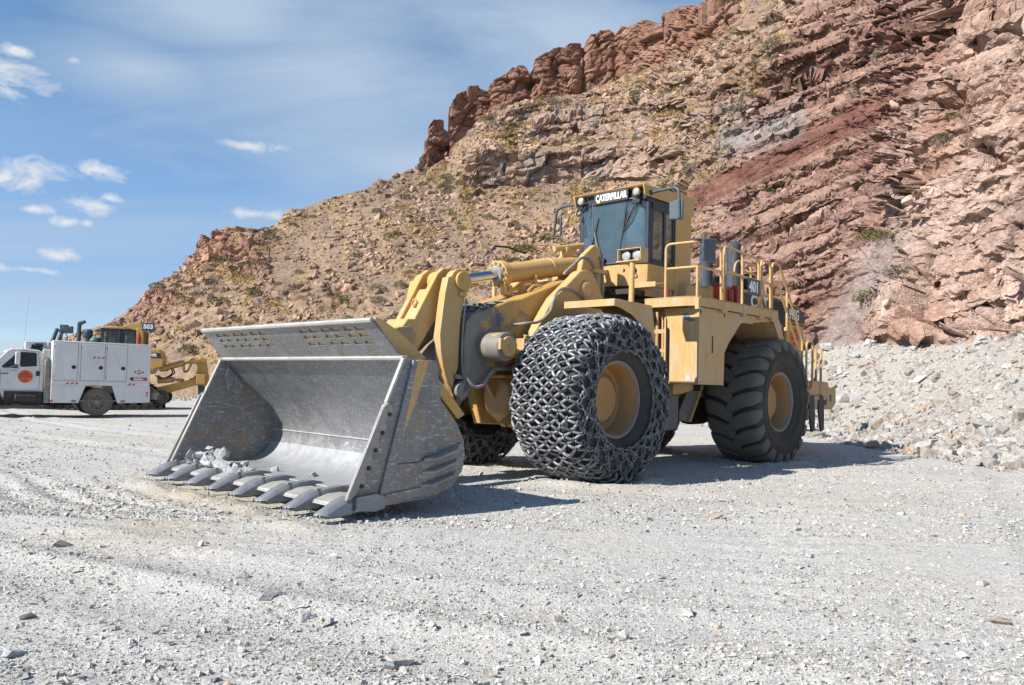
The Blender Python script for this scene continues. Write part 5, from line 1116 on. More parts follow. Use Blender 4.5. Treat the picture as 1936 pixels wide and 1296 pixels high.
mb = MB(); mb.tube([(-2.72+.0*a, .1+.17*math.cos(a), 4.55+.17*math.sin(a)) for a in np.linspace(0,6.283,16)[:-1]], .02, 6, closed=True); mb.cyl((-2.72,.1,4.55),(-2.6,.1,4.1),.03,n=8); mb.box(-2.7,-2.5,-.3,.5,4.05,4.28); P('steering_console', mb, 'black', cab, .01)
# wipers, lamps, mirrors, step
mb = MB(); mb.tube([(-2.50,.62,5.30),(-2.44,.50,5.0),(-2.40,.40,4.75)], .016, 6); mb.tube([(-2.49,.66,5.30),(-2.43,.55,4.95),(-2.39,.42,4.72)], .014, 6); mb.tube([(-2.40,.45,5.15),(-2.38,.41,4.72),(-2.36,.34,4.32)], .013, 6); mb.box(-2.52,-2.46,.55,.74,5.26,5.42); mb.tube([(-2.46,.38,5.34),(-2.44,.55,5.36),(-2.5,.7,5.3),(-2.58,.82,5.12),(-2.6,.84,5.05)], .018, 6); P('wiper', mb, 'black', cab, 0)
mb = MB(); mb.tube([(-2.28,-.05,4.1),(-2.33,-.22,4.45),(-2.36,-.32,4.75)], .014, 6); mb.tube([(-2.27,-.02,4.1),(-2.32,-.19,4.45),(-2.36,-.30,4.75)], .010, 6); mb.tube([(-2.34,-.36,4.5),(-2.37,-.30,4.75),(-2.4,-.25,5.05)], .013, 6); mb.box(-2.33,-2.26,-.09,.03,4.06,4.15); P('wiper', mb, 'black', cab, 0)
mb = MB(); mb.tube(rounded([(-2.45,-.60,5.42),(-2.42,-.78,5.38),(-2.42,-.86,5.2),(-2.42,-.80,5.15),(-2.45,-.62,5.35)],.05), .016, 6); P('grab_handle', mb, 'black', cab, 0)
for y in (.40,.60):
    mb = MB(); mb.lathe([(0,.03),(.05,.025),(.062,0),(.06,-.06),(0,-.07)],'x',16,(-2.39-.42*max(0,y-.34),y,3.90)); P('lamp', mb, 'lamp_rim', cab, 0)
mb = MB(); mb.tube(rounded([(-2.40,.52,4.02),(-2.40,.56,3.97),(-2.43,.66,3.85),(-2.43,.63,3.80),(-2.42,.58,3.82)],.03), .012, 6); P('cable', mb, 'black', cab, 0)
for s in (1, -1):
    pts = [(-2.62,.90,5.46),(-2.60,1.30,5.47),(-2.60,1.56,5.46),(-2.60,1.58,4.86)] if s > 0 else [(-2.60,-.90,5.47),(-2.60,-1.40,5.49),(-2.58,-1.56,5.42),(-2.60,-1.64,4.88)]
    mb = MB(); mb.tube(rounded(pts, .16), .03, 10); mb.cyl((pts[0][0],pts[0][1]-s*.02,pts[0][2]),(pts[0][0],pts[0][1]+s*.02,pts[0][2]),.06,n=12); mi = P('mirror', mb, 'mirror_blue', cab, 0)
    if s > 0: q = [(-2.60,1.34,4.85),(-2.60,1.34,5.21),(-2.62,1.64,5.24),(-2.62,1.64,4.82)]
    else: q = [(-2.62,-1.50,4.84),(-2.62,-1.50,5.26),(-2.50,-1.36,5.26),(-2.50,-1.36,4.84)]
    mb = MB(); mb.hull6(q, [(a-.05,b+.0,c) for a,b,c in q]); P('mirror_back', mb, 'mirror_blue', mi, .02, seg=3)
mb = MB(); mb.hull6([(-2.30,.80,3.53),(-2.30,1.25,3.53),(-2.72,1.25,3.60),(-2.72,.80,3.60)], [(-2.30,.80,3.56),(-2.30,1.25,3.56),(-2.72,1.25,3.63),(-2.72,.80,3.63)]); mb.box(-2.305,-2.28,.78,1.27,3.50,3.60); P('cab_step', mb, 'yellow_dusty', cab, .006)
# ================================================================= SERVICE TRUCK (heads left, its left side to the viewer)
def PP(root):
    def f(name, mb, mat, parent=None, bevel=.012, smooth=35, label=None, **k):
        o = mb.build(name, M[mat] if isinstance(mat, str) else mat, parent or root, bevel, smooth, **k)
        if label: o['label'] = label
        return o
    return f
truck = empty('service_truck', (-15.65, 29.39, -.02), R(216))
tag(truck, 'white service truck with tall closed tool cabinets and an orange round door sticker', 'truck')
KX = .88
_T = PP(truck)
def T_(name, mb, mat, parent=None, bevel=.012, smooth=35, **k):
    mb.v = [(v[0]*KX, v[1], v[2]) for v in mb.v]; return _T(name, mb, mat, parent, bevel, smooth, **k)
def disc(m, x, z, r_, y0, y1, n=32):
    m.prism([(x + r_/KX*math.cos(a), z + r_*math.sin(a)) for a in np.linspace(0, 2*math.pi, n+1)[:-1]], y0, y1); return m
mb = MB(); mb.box(-1.95,1.70,.62,1.20,1.10,2.67); mb.box(-1.95,1.70,-1.20,-.62,1.10,2.67); mb.box(-1.95,1.70,-.62,.62,1.10,1.35); cb = T_('tool_body', mb, 'white', bevel=.02)
for s in (1, -1):
    a, b = sorted((s*1.17, s*1.195))
    for pl_y in ([(1.70,.47),(1.70,1.10),(.46,1.10),(.70,.47)], [(-1.99,.50),(-1.97,1.10),(-.50,1.10),(-.73,.47)]):
        mb = MB(); mb.prism(pl_y, a, b); T_('skirt_panel', mb, 'white', bevel=.01)
for x0, x1 in ((.80,1.64),(-.18,.68),(-1.02,-.26)):
    mb = MB(); mb.box(x0-.016,x1+.016,1.198,1.204,1.262,2.616); T_('door_gap', mb, 'grey_box', cb, 0)
    mb = MB(); mb.box(x0,x1,1.195,1.215,1.28,2.60); dr = T_('cabinet_door', mb, 'white', cb, .012)
    mb = disc(MB(), x0+.13, 1.745, .072, 1.21, 1.222, 20); T_('latch', mb, 'black', cb, 0)
    mb = MB()
    for z in (1.40,2.46): mb.cyl((x1+.0,1.21,z-.05),(x1+.0,1.21,z+.05),.016,n=8)
    T_('hinge', mb, 'grey_box', cb, 0)
mb = MB(); mb.box(-1.93,1.68,1.197,1.207,1.13,1.24); T_('trim_rail', mb, 'white', cb, .004)
mb = MB()
for x, z, n_ in ((.28,2.11,3),(1.2,1.165,3),(-1.09,1.165,2)):
    for k in range(n_): q = x - .165*k; mb.add([(q,1.2165,z-.035),(q-.07,1.2165,z+.035),(q-.15,1.2165,z+.035),(q-.08,1.2165,z-.035)], [(0,1,2,3)])
T_('red_reflector', mb, 'redlens', cb, 0, 0)
mb = MB(); mb.prism([(-1.34,1.62),(-1.51,1.71),(-1.68,1.62),(-1.51,1.53)], 1.201, 1.206); lg = T_('emblem', mb, 'redline', cb, 0)
mb = MB(); mb.prism([(-1.35,1.655),(-1.67,1.655),(-1.70,1.625),(-1.66,1.59),(-1.36,1.59),(-1.32,1.625)], 1.2065, 1.209); T_('emblem_bar', mb, 'band', cb, 0)
lettering('emblem_lettering', 'IMT', .10, (-1.51*KX,1.2105,1.622), (-1,0,0), (0,0,1), M['white_text'], cb, .004, 1.4, .001)
mb = MB(); mb.box(-1.84,-1.18,1.201,1.206,1.31,1.43); T_('name_strip', mb, 'redline', cb, 0)
mb = MB(); mb.box(-1.36,-1.18,1.2062,1.208,1.31,1.43); T_('name_strip', mb, 'band', cb, 0)
lettering('name_lettering', 'SiteStar', .105, (-1.50*KX,1.2085,1.37), (-1,0,0), (0,0,1), M['white_text'], cb, .004, 1.05, .001)
mb = MB()
for z in (.86,.75): mb.cyl((-1.86,1.19,z),(-1.86,1.21,z),.036,n=12)
mb.box(1.61,1.68,1.196,1.21,.50,.57); T_('marker_lamp', mb, 'redlens', cb, 0)
mb = MB(); mb.box(.95,1.68,1.196,1.204,.50,1.06); T_('locker_door', mb, 'white', cb, .006)
mb = MB(); mb.box(-1.03,-.86,1.18,1.2,.49,.58); mb.box(.78,.95,1.18,1.2,.49,.58); T_('step_pocket', mb, 'grey_box', cb, .004)
mb = MB(); mb.box(-.68,.66,1.20,1.23,.535,.565); T_('side_bar', mb, 'rim_dust', cb, .004)
mb = MB(); mb.prism([(1.72,.46),(1.92,.46),(1.93,1.9),(1.86,2.02),(1.72,1.2)], .95, 1.14); T_('fairing', mb, 'grey_box', bevel=.02)
mb = MB(); mb.cyl((1.79,1.12,1.12),(1.79,1.16,1.12),.035,n=12); T_('marker_lamp', mb, 'amber', bevel=0)
# chassis
mb = MB(); mb.box(-2.1,4.9,-.5,-.36,.55,.8); mb.box(-2.1,4.9,.36,.5,.55,.8); mb.box(-.1,.1,-.9,.9,.4,.6); mb.box(.8,1.9,-.9,-.2,.35,.75); mb.box(3.8,4.0,-.8,.8,.4,.6); T_('chassis', mb, 'dark', bevel=.01)
mb = MB(); mb.box(1.95,3.25,.78,1.12,.40,.86); mb.box(1.98,3.3,.95,1.2,.36,.42); mb.cyl((2.15,1.0,.62),(2.9,1.0,.62),.2,n=14); T_('fuel_tank', mb, 'dark', bevel=.03)
# wheels
def road_wheel():
    t = MB(); t.lathe([(.29,-.11),(.36,-.135),(.44,-.14),(.485,-.125),(.505,-.08),(.51,0),(.505,.08),(.485,.125),(.44,.14),(.36,.135),(.29,.11)],'y',44)
    for r_ in (.40,.455): t.lathe([(r_-.008,.137),(r_,.148),(r_+.008,.137)],'y',44)
    r = MB(); r.lathe([(.30,.10),(.305,.13),(.285,.135),(.275,.09),(.26,.02),(.20,-.005),(.13,.01),(.12,.05),(.10,.10),(.085,.12),(0,.125)],'y',36)
    for i in range(10): a = 2*math.pi*i/10; r.cyl((.165*math.cos(a),0,.165*math.sin(a)),(.165*math.cos(a),.045,.165*math.sin(a)),.022,n=6)
    h = MB()
    for i in range(8): a = 2*math.pi*i/8+.2; h.cyl((.228*math.cos(a),.005,.228*math.sin(a)),(.228*math.cos(a),.013,.228*math.sin(a)),.030,n=10)
    return t, r, h
tw, rw, hw_ = road_wheel()
twm, rwm, hwm = mk(tw,'tyre','rubber_tread'), mk(rw,'wheel','rim_dust'), mk(hw_,'hand_hole','black')
for x, y, s in ((0,1.02,1),(0,.70,1),(0,-1.02,-1),(0,-.7,-1),(3.98,1.0,1),(3.98,-1.0,-1)):
    w = link('wheel', rwm, truck, (x*KX,y,.51)); w.rotation_euler = (0,.3*x+.2,0 if s > 0 else math.pi); link('tyre', twm, w); link('hand_hole', hwm, w)
# cab
def xs(pts, y0, y1): m = MB(); m.prism(pts, y0, y1); return m
side_ = [(1.95,.84),(1.95,1.55),(2.02,2.2),(2.12,2.30),(2.55,2.345),(3.05,2.335),(3.2,2.28),(3.72,1.72),(3.9,1.66),(4.7,1.52),(5.0,1.4),(5.08,1.0),(5.05,.7),(4.6,.7),(4.55,.95),(4.3,1.14),(3.98,1.17),(3.65,1.1),(3.4,.9),(3.30,.6),(3.2,.62),(3.17,.83)]
cabt = empty('cab', (0,0,0), 0, truck)
mb = MB()
rings = []
for y, k in ((-1.06,.0),(-1.0,.02),(1.0,.02),(1.06,.0)):
    rings.append([(x, y*(1 - .09*max(0,z-1.5)), z) for x, z in side_])
mb.loft(rings); body = T_('cab_body', mb, 'white', cabt, .035, 40, seg=3)
yw = lambda z: 1.06*(1 - .09*max(0,z-1.5)) + .006
def sidepoly(pts, off=.0): return [(x, yw(z)+off, z) for x, z in pts]
for nm, pts in (('door_window', [(2.20,1.74),(2.22,2.17),(2.26,2.21),(2.74,2.22),(2.78,2.2),(2.80,1.80),(2.72,1.70)]), ('quarter_window', [(2.83,1.66),(2.84,2.14),(2.90,2.16),(3.36,1.72),(3.36,1.66)])):
    m = MB(); m.hull6(sidepoly(pts,.004), sidepoly(pts,-.02)); T_(nm, m, 'glass_truck' if 'glass_truck' in M else 'black', cabt, 0, 0)
m = MB(); m.hull6([(3.27,.86,2.22),(3.27,-.86,2.22),(3.72,-.92,1.75),(3.72,.92,1.75)], [(3.25,.86,2.20),(3.25,-.86,2.20),(3.70,-.92,1.73),(3.70,.92,1.73)]); T_('windscreen', m, simple('truck_windscreen', (.16,.22,.26), .06, 0, .2, 3), cabt, 0, 0)
m = MB(); m.tube([sidepoly([(2.10,.9)],.0)[0]]+sidepoly([(2.08,1.6),(2.16,2.24),(2.7,2.28)],.0), .006, 4); m.tube(sidepoly([(3.40,1.62),(3.40,.95)],.0), .006, 4); m.tube(sidepoly([(2.1,.9),(3.38,.9)],.0), .006, 4); T_('door_seam', m, 'dark', cabt, 0)
m = MB(); m.box(2.08,2.22,1.058,1.078,1.40,1.57); T_('door_handle', m, 'black', cabt, .01)
m = MB(); m.box(3.14,3.37,1.058,1.068,1.45,1.48); T_('badge', m, 'band', cabt, 0)
m = disc(MB(), 2.57, 1.37, .222, 1.055, 1.068); sk = T_('door_sticker', m, 'sticker', cabt, 0)
for t, z, sz in (('USO', 1.51, .085), ('MINERO', 1.435, .085), ('EXCLUSIVO', 1.36, .08), ('151', 1.225, .10)): lettering('sticker_lettering', t, sz, (2.57*KX,1.07,z), (-1,0,0), (0,0,1), M['black_text'], cabt, .002, .95, .001)
m = MB(); m.box(2.79,2.96,1.22,1.30,1.78,2.22); mi = T_('mirror', m, 'white', cabt, .03, seg=3)
m = MB(); m.tube([(3.30,1.06,1.60),(2.92,1.24,1.75),(2.80,1.24,1.64),(3.2,1.06,1.55),(2.85,1.06,1.55)], .014, 6); T_('mirror_arm', m, 'chrome', cabt, 0)
m = MB()
for y in (-.3,0,.3,-.8,.8): m.lathe([(0,.05),(.05,.035),(.06,0)],'z',10,(2.98 if abs(y) < .5 else 2.7,y,2.335))
T_('roof_lamp', m, 'amber', cabt, 0)
m = MB(); m.box(1.70,2.50,-1.2,-.64,2.36,2.655); rb = T_('roof_locker', m, 'white', bevel=.015)
m = MB(); m.tube([(2.52,-.9,2.2),(2.50,-.9,3.3),(2.44,-.9,4.35)], [.013,.010,.008], 5); m.cyl((2.455,-.9,4.12),(2.445,-.9,4.30),.02,n=6); T_('whip_antenna', m, 'bone', bevel=0)
m = MB(); m.tube(rounded([(1.74,.7,2.3),(1.95,.7,2.36),(2.0,.7,2.0)],.05), .03, 6); m.box(1.73,1.98,.55,.6,2.05,2.36); T_('headboard_frame', m, 'white', bevel=0)
m = MB(); m.cyl((2.0,.1,2.44),(2.35,.1,2.44),.1,n=14); m.cyl((1.95,.3,2.5),(2.25,.3,2.5),.07,n=12); m.box(1.95,2.4,-.1,.4,2.3,2.4); T_('hydraulic_pump', m, 'black', bevel=.01)
m = MB(); m.box(3.1,3.35,1.0,1.15,.55,.62); m.box(3.0,3.35,-.95,1.0,.36,.55); T_('step', m, 'dark', bevel=.01)
# ================================================================= BULLDOZER behind the truck
dz = empty('bulldozer', (-18.84, 35.35, 0), R(200))
tag(dz, 'yellow tracked bulldozer with raised rear ripper parked behind the white service truck', 'bulldozer')
D_ = PP(dz)
def track_path():
    pts = []
    pts += [(-2.92 + .47*math.cos(a), .50 + .47*math.sin(a)) for a in np.linspace(R(35), R(-90), 9)]
    pts += [(1.55 + .47*math.cos(a), .50 + .47*math.sin(a)) for a in np.linspace(R(-90), R(-260), 10)][::1]
    pts += [(-1.75 + .52*math.cos(a), 1.70 + .52*math.sin(a)) for a in np.linspace(R(100), R(35), 7)]
    return pts
tp = track_path()
for s in (1, -1):
    yc = s*1.15
    P2 = np.array(tp + [tp[0]]); seg = np.hypot(*np.diff(P2, axis=0).T); cu_ = np.r_[0, np.cumsum(seg)]; n_ = 46
    m = MB(); m2 = MB()
    for i in range(n_):
        q = cu_[-1]*i/n_; x = np.interp(q, cu_, P2[:,0]); z = np.interp(q, cu_, P2[:,1]); x2 = np.interp((q+.05) % cu_[-1], cu_, P2[:,0]); z2 = np.interp((q+.05) % cu_[-1], cu_, P2[:,1])
        t = Vector((x2-x, 0, z2-z)).normalized(); nrm = Vector((t.z, 0, -t.x)); c = Vector((x, yc, z)); cen = Vector((-1,yc,.9))
        if (c-cen).dot(nrm) < 0: nrm = -nrm
        def bx(mm, l0, l1, h0, h1, w):
            vs = [c + t*l + nrm*h + Vector((0,w*e,0)) for h in (h0,h1) for (l,e) in ((l0,-1),(l1,-1),(l1,1),(l0,1))]; mm.add(vs, [(0,3,2,1),(4,5,6,7),(0,1,5,4),(1,2,6,5),(2,3,7,6),(3,0,4,7)])
        bx(m, -.118, .118, .02, .06, .3); bx(m, -.03, .0, .06, .14, .3); bx(m2, -.125, .125, -.13, .02, .24)
    tr = D_('track', m, 'dark', bevel=0); D_('track_chain', m2, 'black', tr, 0)
    m = MB()
    for x, z, r_ in ((-2.92,.50,.33),(1.55,.50,.33)): m.cyl((x,yc-.12,z),(x,yc+.12,z),r_,n=24); m.cyl((x,yc-.2,z),(x,yc+.2,z),.16,n=16)
    for x in np.linspace(-2.3,1.0,8): m.cyl((x,yc-.16,.28),(x,yc+.16,.28),.16,n=16)
    D_('idler', m, simple('dusty_steel', (.06,.056,.05), .7, .2, .3), tr, .01)
    m = MB(); m.prism([(-2.9,.42),(-2.95,.62),(-2.5,.98),(-2.1,1.05),(1.2,.85),(1.5,.62),(1.5,.4)], yc-.14, yc+.2); D_('track_frame', m, 'grey_box', tr, .02)
    m = MB(); m.cyl((-1.75,yc-.12,1.70),(-1.75,yc+.12,1.70),.44,n=22); m.cyl((-1.75,yc-.3,1.7),(-1.75,yc+.3,1.7),.3,n=18); D_('sprocket', m, 'dark', tr, .01)
m = MB(); m.box(-2.2,2.4,-.75,.75,.75,1.9); m.prism([(.1,1.8),(.1,2.75),(1.9,2.55),(2.6,2.4),(2.65,1.2),(2.4,1.0)], -.62, .62); hd2 = D_('body', m, 'yellow_dozer', bevel=.03)
m = MB(); m.prism([(-2.30,1.55),(-2.30,2.66),(-2.78,2.66),(-2.93,2.30),(-2.93,1.9),(-2.6,1.8),(-2.45,1.55)], -1.3, 1.3); ft = D_('fuel_tank', m, 'yellow_dozer', bevel=.03)
m = MB(); m.prism([(-2.32,2.28),(-2.32,2.50),(-2.80,2.50),(-2.88,2.28)], 1.301, 1.306); D_('model_band', m, 'band', ft, 0)
m = MB(); m.box(-2.9,-2.32,1.301,1.307,2.255,2.275); D_('red_stripe', m, 'redline', ft, 0)
lettering('model_lettering', 'D9R', .19, (-2.50,1.309,2.39), (-1,0,0), (0,0,1), M['white_text'], ft, .008, .95, .001)
m = MB(); m.box(-2.0,-.35,-.85,.85,1.9,2.4); m.prism([(-2.4,1.9),(.6,1.9),(.6,2.05),(-2.4,2.05)], -1.3, 1.3); D_('cab_base', m, 'yellow_dozer', bevel=.02)
m = MB()
for x, y in ((-.38,.82),(-.38,-.82),(-1.05,.85),(-1.05,-.85),(-1.75,.82),(-1.75,-.82)): m.box(x-.06,x+.06,y-.05,y+.05,2.4,3.55)
m.box(-1.8,-.33,-.87,.87,3.44,3.56); m.box(-1.8,-.33,.80,.87,2.4,2.85); m.box(-1.2,-.9,.8,.87,2.4,3.5); m.box(-1.8,-.33,-.87,-.8,2.4,2.85); dcf = D_('cab_frame', m, 'navy', bevel=0)
for x0, x1 in ((-.44,-.92),(-1.18,-1.7)):
    for y in (.835,-.835): m = MB(); m.box(x1,x0,y-.006,y+.006,2.85,3.44); D_('cab_window', m, 'glass_dark', dcf, 0, 0)
m = MB(); m.prism([(-.33,3.53),(-.38,3.62),(-1.25,3.64),(-1.75,3.60),(-1.75,3.53)], -.92, .92); D_('roof', m, 'yellow_dozer', bevel=.02)
m = MB(); m.prism([(-1.22,3.62),(-1.5,3.80),(-2.0,3.80),(-2.02,3.50),(-1.75,3.48)], -1.1, 1.1)
for y in (-1.02,1.02): m.prism([(-1.78,3.6),(-2.04,3.6),(-2.2,2.0),(-1.85,2.0)], y-.13, y+.13)
D_('rollover_frame', m, 'yellow_dozer', bevel=.02)
m = MB(); m.box(-2.26,-2.2,.9,1.1,2.2,3.4); D_('post', m, 'navy', bevel=.01)
m = MB(); m.box(-2.50,-2.0,1.14,1.16,3.48,3.84); nb2 = D_('number_plate', m, 'bluesign2', bevel=.004)
lettering('number', '503', .27, (-2.25,1.165,3.66), (-1,0,0), (0,0,1), M['white_text'], nb2, .012, 1.0, .001)
m = MB(); m.cyl((-1.90,1.28,2.3),(-1.90,1.28,3.2),.10,n=14); m.cyl((-1.90,1.28,3.2),(-1.90,1.28,3.36),.045,n=10); D_('extinguisher', m, 'red', bevel=.015)
m = MB(); m.cyl((.64,.2,2.5),(.64,.2,3.72),.09,n=16); m.tube([(.68,.2,3.70),(.55,.2,3.76),(.40,.2,3.84)], [.10,.085,.07], 12); D_('exhaust_stack', m, 'mirror_blue', bevel=0)
m = MB(); m.lathe([(0,3.50),(.12,3.49),(.2,3.40),(.21,3.2),(.18,3.14),(.12,3.08),(.11,2.5)],'z',20,(.28,.2,0)); D_('air_cleaner', m, 'mirror_blue', bevel=0)
m = MB(); m.lathe([(0,.16),(.2,.12),(.28,0)],'z',18,(-.05,.3,2.98)); m.cyl((-.05,.3,2.6),(-.05,.3,2.98),.28,n=18); D_('tank_cap', m, simple('green_tank', (.03,.12,.09), .4), bevel=0)
for y in (.6,-.6):
    m = MB(); m.cyl((1.75,y,2.3),(1.42,y,3.45),.085,n=14); m.cyl((1.6,y+.1,2.6),(1.5,y+.1,3.2),.04,n=10); m.box(1.0,1.32,y-.05,y+.08,3.3,3.62); m.prism([(1.0,3.30),(1.02,3.62),(1.15,3.60),(1.3,3.35)], y-.1, y+.1); m.tube(smoothpath([(1.4,y,3.4),(1.2,y+.1,3.1),(1.3,y+.1,2.6)],5), .025, 6); D_('lift_cylinder', m, 'mirror_blue', bevel=.01)
# blade and arms
secs = [(3.92,.02),(3.78,.12),(3.62,.45),(3.58,.9),(3.68,1.4),(3.92,1.82),(3.84,1.84),(3.5,1.5),(3.44,.8),(3.5,.3),(3.7,.05)]
m = MB(); m.loft([[(x + (.38 if abs(y) > 2 else 0), y, z) for x, z in secs] for y in (-2.3,-1.5,1.5,2.3)]); D_('blade', m, 'bucket_shell', bevel=0)
for y in (1.75,-1.75): m = MB(); m.hull6([(3.6,y-.1,.25),(3.6,y+.1,.25),(3.6,y+.1,.6),(3.6,y-.1,.6)], [(-.4,y-.1,.5),(-.4,y+.1,.5),(-.4,y+.1,.85),(-.4,y-.1,.85)]); D_('push_arm', m, 'yellow_dozer', bevel=.02)
# ripper
m = MB(); m.prism([(-4.22,2.36),(-4.55,2.40),(-4.70,2.35),(-4.92,1.18),(-4.86,1.06),(-4.30,1.10),(-4.05,1.3),(-4.30,1.55),(-4.35,1.9)], -.55, -.45); m.prism([(-4.22,2.36),(-4.55,2.40),(-4.70,2.35),(-4.92,1.18),(-4.86,1.06),(-4.30,1.10),(-4.05,1.3),(-4.30,1.55),(-4.35,1.9)], .45, .55); m.box(-4.72,-4.35,-1.15,1.15,1.15,1.6); m.box(-4.6,-4.52,-.5,.5,1.6,2.36); rp = D_('ripper', m, 'yellow_dozer', bevel=.02)
for y in (.7,-.7):
    m = MB(); m.cyl((-2.75,y,1.78),(-3.75,y,2.12),.12,n=16); m.cyl((-2.9,y,1.83),(-3.0,y,1.87),.16,n=16); m.cyl((-3.75,y,2.12),(-4.3,y,2.24),.075,n=12); m.cyl((-4.05,y,2.2),(-4.5,y,2.28),.13,n=14); D_('ripper_cylinder', m, 'yellow_dozer', rp, .01)
    m = MB(); m.hull6([(-2.7,y-.12,.55),(-2.7,y+.12,.55),(-2.7,y+.12,.95),(-2.7,y-.12,.95)], [(-4.35,y-.12,1.08),(-4.35,y+.12,1.08),(-4.35,y+.12,1.42),(-4.35,y-.12,1.42)]); D_('ripper_arm', m, 'yellow_dozer', rp, .02)
    m = MB(); m.cyl((-2.7,y,1.25),(-3.3,y,1.32),.13,n=14); m.cyl((-3.3,y,1.32),(-3.75,y,1.30),.07,n=12); D_('ripper_cylinder', m, 'yellow_dozer', rp, .01)
    m = MB(); m.tube(smoothpath([(-2.6,y,1.5),(-2.9,y+.1,1.35),(-3.3,y+.1,1.6),(-3.25,y,1.85)],6), .03, 6); m.tube(smoothpath([(-3.7,y,2.1),(-3.8,y+.1,1.7),(-3.95,y,1.8),(-4.1,y,2.2)],6), .022, 6); D_('hydraulic_hose', m, 'black_hose', rp, 0)
m = MB(); m.prism([(-4.38,1.2),(-4.68,1.2),(-4.72,.75),(-4.66,.4),(-4.50,.05),(-4.38,-.02),(-4.30,.1),(-4.42,.5),(-4.42,.8)], -.09, .09); D_('ripper_shank', m, 'mirror_blue', rp, .015)
m = MB(); m.cyl((-4.15,.54,1.28),(-4.15,.6,1.28),.14,n=18); m.cyl((-4.15,-.6,1.28),(-4.15,-.54,1.28),.14,n=18); D_('pin', m, 'grey_box', rp, .01)
m = MB(); m.box(-2.42,-2.32,1.3,1.42,1.15,1.6); D_('rear_step', m, 'red', bevel=.02)
# ================================================================= STONES, BOULDERS, SHRUBS, GRASS
def stone_proto(seed, npt=13, flat=.6):
    rg = np.random.default_rng(seed)
    if seed % 3 and seed < 500: p = np.array([(a,b,c) for a in (-1,1) for b in (-1,1) for c in (-1,1)], float)*.68 + rg.normal(0,.22,(8,3)); p = np.concatenate([p, rg.normal(0,.62,(3,3))])
    else: p = rg.normal(size=(npt,3)); p /= np.linalg.norm(p,axis=1,keepdims=True); p *= rg.uniform(.7,1.0,(npt,1))
    p *= np.array([1, rg.uniform(.6,.95), flat*rg.uniform(.75,1.15)])
    bm = bmesh.new(); vs = [bm.verts.new(q) for q in p]; r_ = bmesh.ops.convex_hull(bm, input=vs); bmesh.ops.delete(bm, geom=[g for g in r_['geom_interior'] if isinstance(g, bmesh.types.BMVert)], context='VERTS')
    bmesh.ops.triangulate(bm, faces=bm.faces[:]); bm.verts.ensure_lookup_table(); bm.verts.index_update()
    V_ = np.array([v.co[:] for v in bm.verts]); F_ = np.array([[v.index for v in f.verts] for f in bm.faces]); bm.free(); return V_, F_
PROT = [stone_proto(100+i, 11 + i % 4, .45 + .06*(i % 6)) for i in range(24)]
def rotm(n, rg, tilt=.35):
    a = rg.uniform(0, 2*np.pi, n); b = rg.normal(0, tilt, n); c = rg.normal(0, tilt, n)
    ca, sa, cb, sb, cc, sc = np.cos(a), np.sin(a), np.cos(b), np.sin(b), np.cos(c), np.sin(c); o = np.zeros(n); i = np.ones(n)
    Rz = np.stack([ca,-sa,o,sa,ca,o,o,o,i],-1).reshape(n,3,3); Rx = np.stack([i,o,o,o,cb,-sb,o,sb,cb],-1).reshape(n,3,3); Ry = np.stack([cc,o,sc,o,i,o,-sc,o,cc],-1).reshape(n,3,3)
    return Rz @ Rx @ Ry
def scatter(name, pos, size, cols, mat, rg, protos=PROT, tilt=.35, sink=.25):
    n = len(pos); pr = rg.integers(0, len(protos), n); Vs, Fs, Cs, b = [], [], [], 0
    for k, (V_, F_) in enumerate(protos):
        w = np.where(pr == k)[0]
        if not len(w): continue
        Rm = rotm(len(w), rg, tilt); v = np.einsum('nij,vj->nvi', Rm, V_)*size[w][:,None,None] + pos[w][:,None]; v[...,2] += (size[w]*(.5-sink)*.8)[:,None]
        Vs.append(v.reshape(-1,3)); Fs.append((F_[None] + (np.arange(len(w))*len(V_))[:,None,None] + b).reshape(-1,3)); Cs.append(np.repeat(cols[w], len(V_), 0)); b += len(w)*len(V_)
    me = npmesh(name, np.concatenate(Vs), np.concatenate(Fs), mat); colattr(me, np.concatenate(Cs)); return me
M['stone'] = rockmat('loose_stone', .35, gain=1.0, scale=5.0, rough=.9)
M['boulder'] = rockmat('weathered_boulder', .6, gain=1.0, scale=1.6, rough=.95)
PAL = np.array([(.45,.44,.415),(.42,.42,.41),(.48,.46,.43),(.44,.40,.34),(.40,.405,.41),(.53,.52,.49),(.48,.37,.28),(.34,.32,.30)]); PW = np.array([.26,.2,.2,.1,.1,.08,.035,.025])
def palette(n, rg, gain=1.0, pal=PAL, pw=PW):
    return pal[rg.choice(len(pal), n, p=pw/pw.sum())]*rg.uniform(.82,1.15,(n,1))*gain
rg = np.random.default_rng(21)
# ---- gravel
SMALL = [stone_proto(501+3*i, 7, .62) for i in range(16)]
gp, gs = [], []
for n_, d0, d1, s0, sg in ((210000, 2.2, 9.5, .0068, .50), (30000, 2.6, 10, .0155, .42), (80000, 8.5, 18, .0118, .48), (7000, 8.5, 20, .028, .35), (9000, 16, 40, .026, .35)):
    u_ = rg.random(n_); d = 1/(1/d0 + (1/d1-1/d0)*u_); a = rg.uniform(-1.0, 1.0, n_); x, y = a*d, d
    pat = fbm(np.stack([x*.45, y*.45, x*0],-1), 4, seed=301); keep = rg.random(n_) < .35 + .65*sstep(-.3,.25,pat)
    bd_, _ = polydist(x, y); keep &= bd_ < .5; keep &= rg.random(n_) > .75*soilmask(x, y); keep &= rg.random(n_) < sstep(1.02, .72, np.abs(a))*sstep(2.0, 4.0, d)
    x, y = x[keep], y[keep]; s = np.clip(s0*np.exp(rg.normal(0, sg, keep.sum())), .006, .12); gp.append(np.stack([x, y, ground_z(x, y)],-1)); gs.append(s)
gp = np.concatenate(gp); gs = np.concatenate(gs)
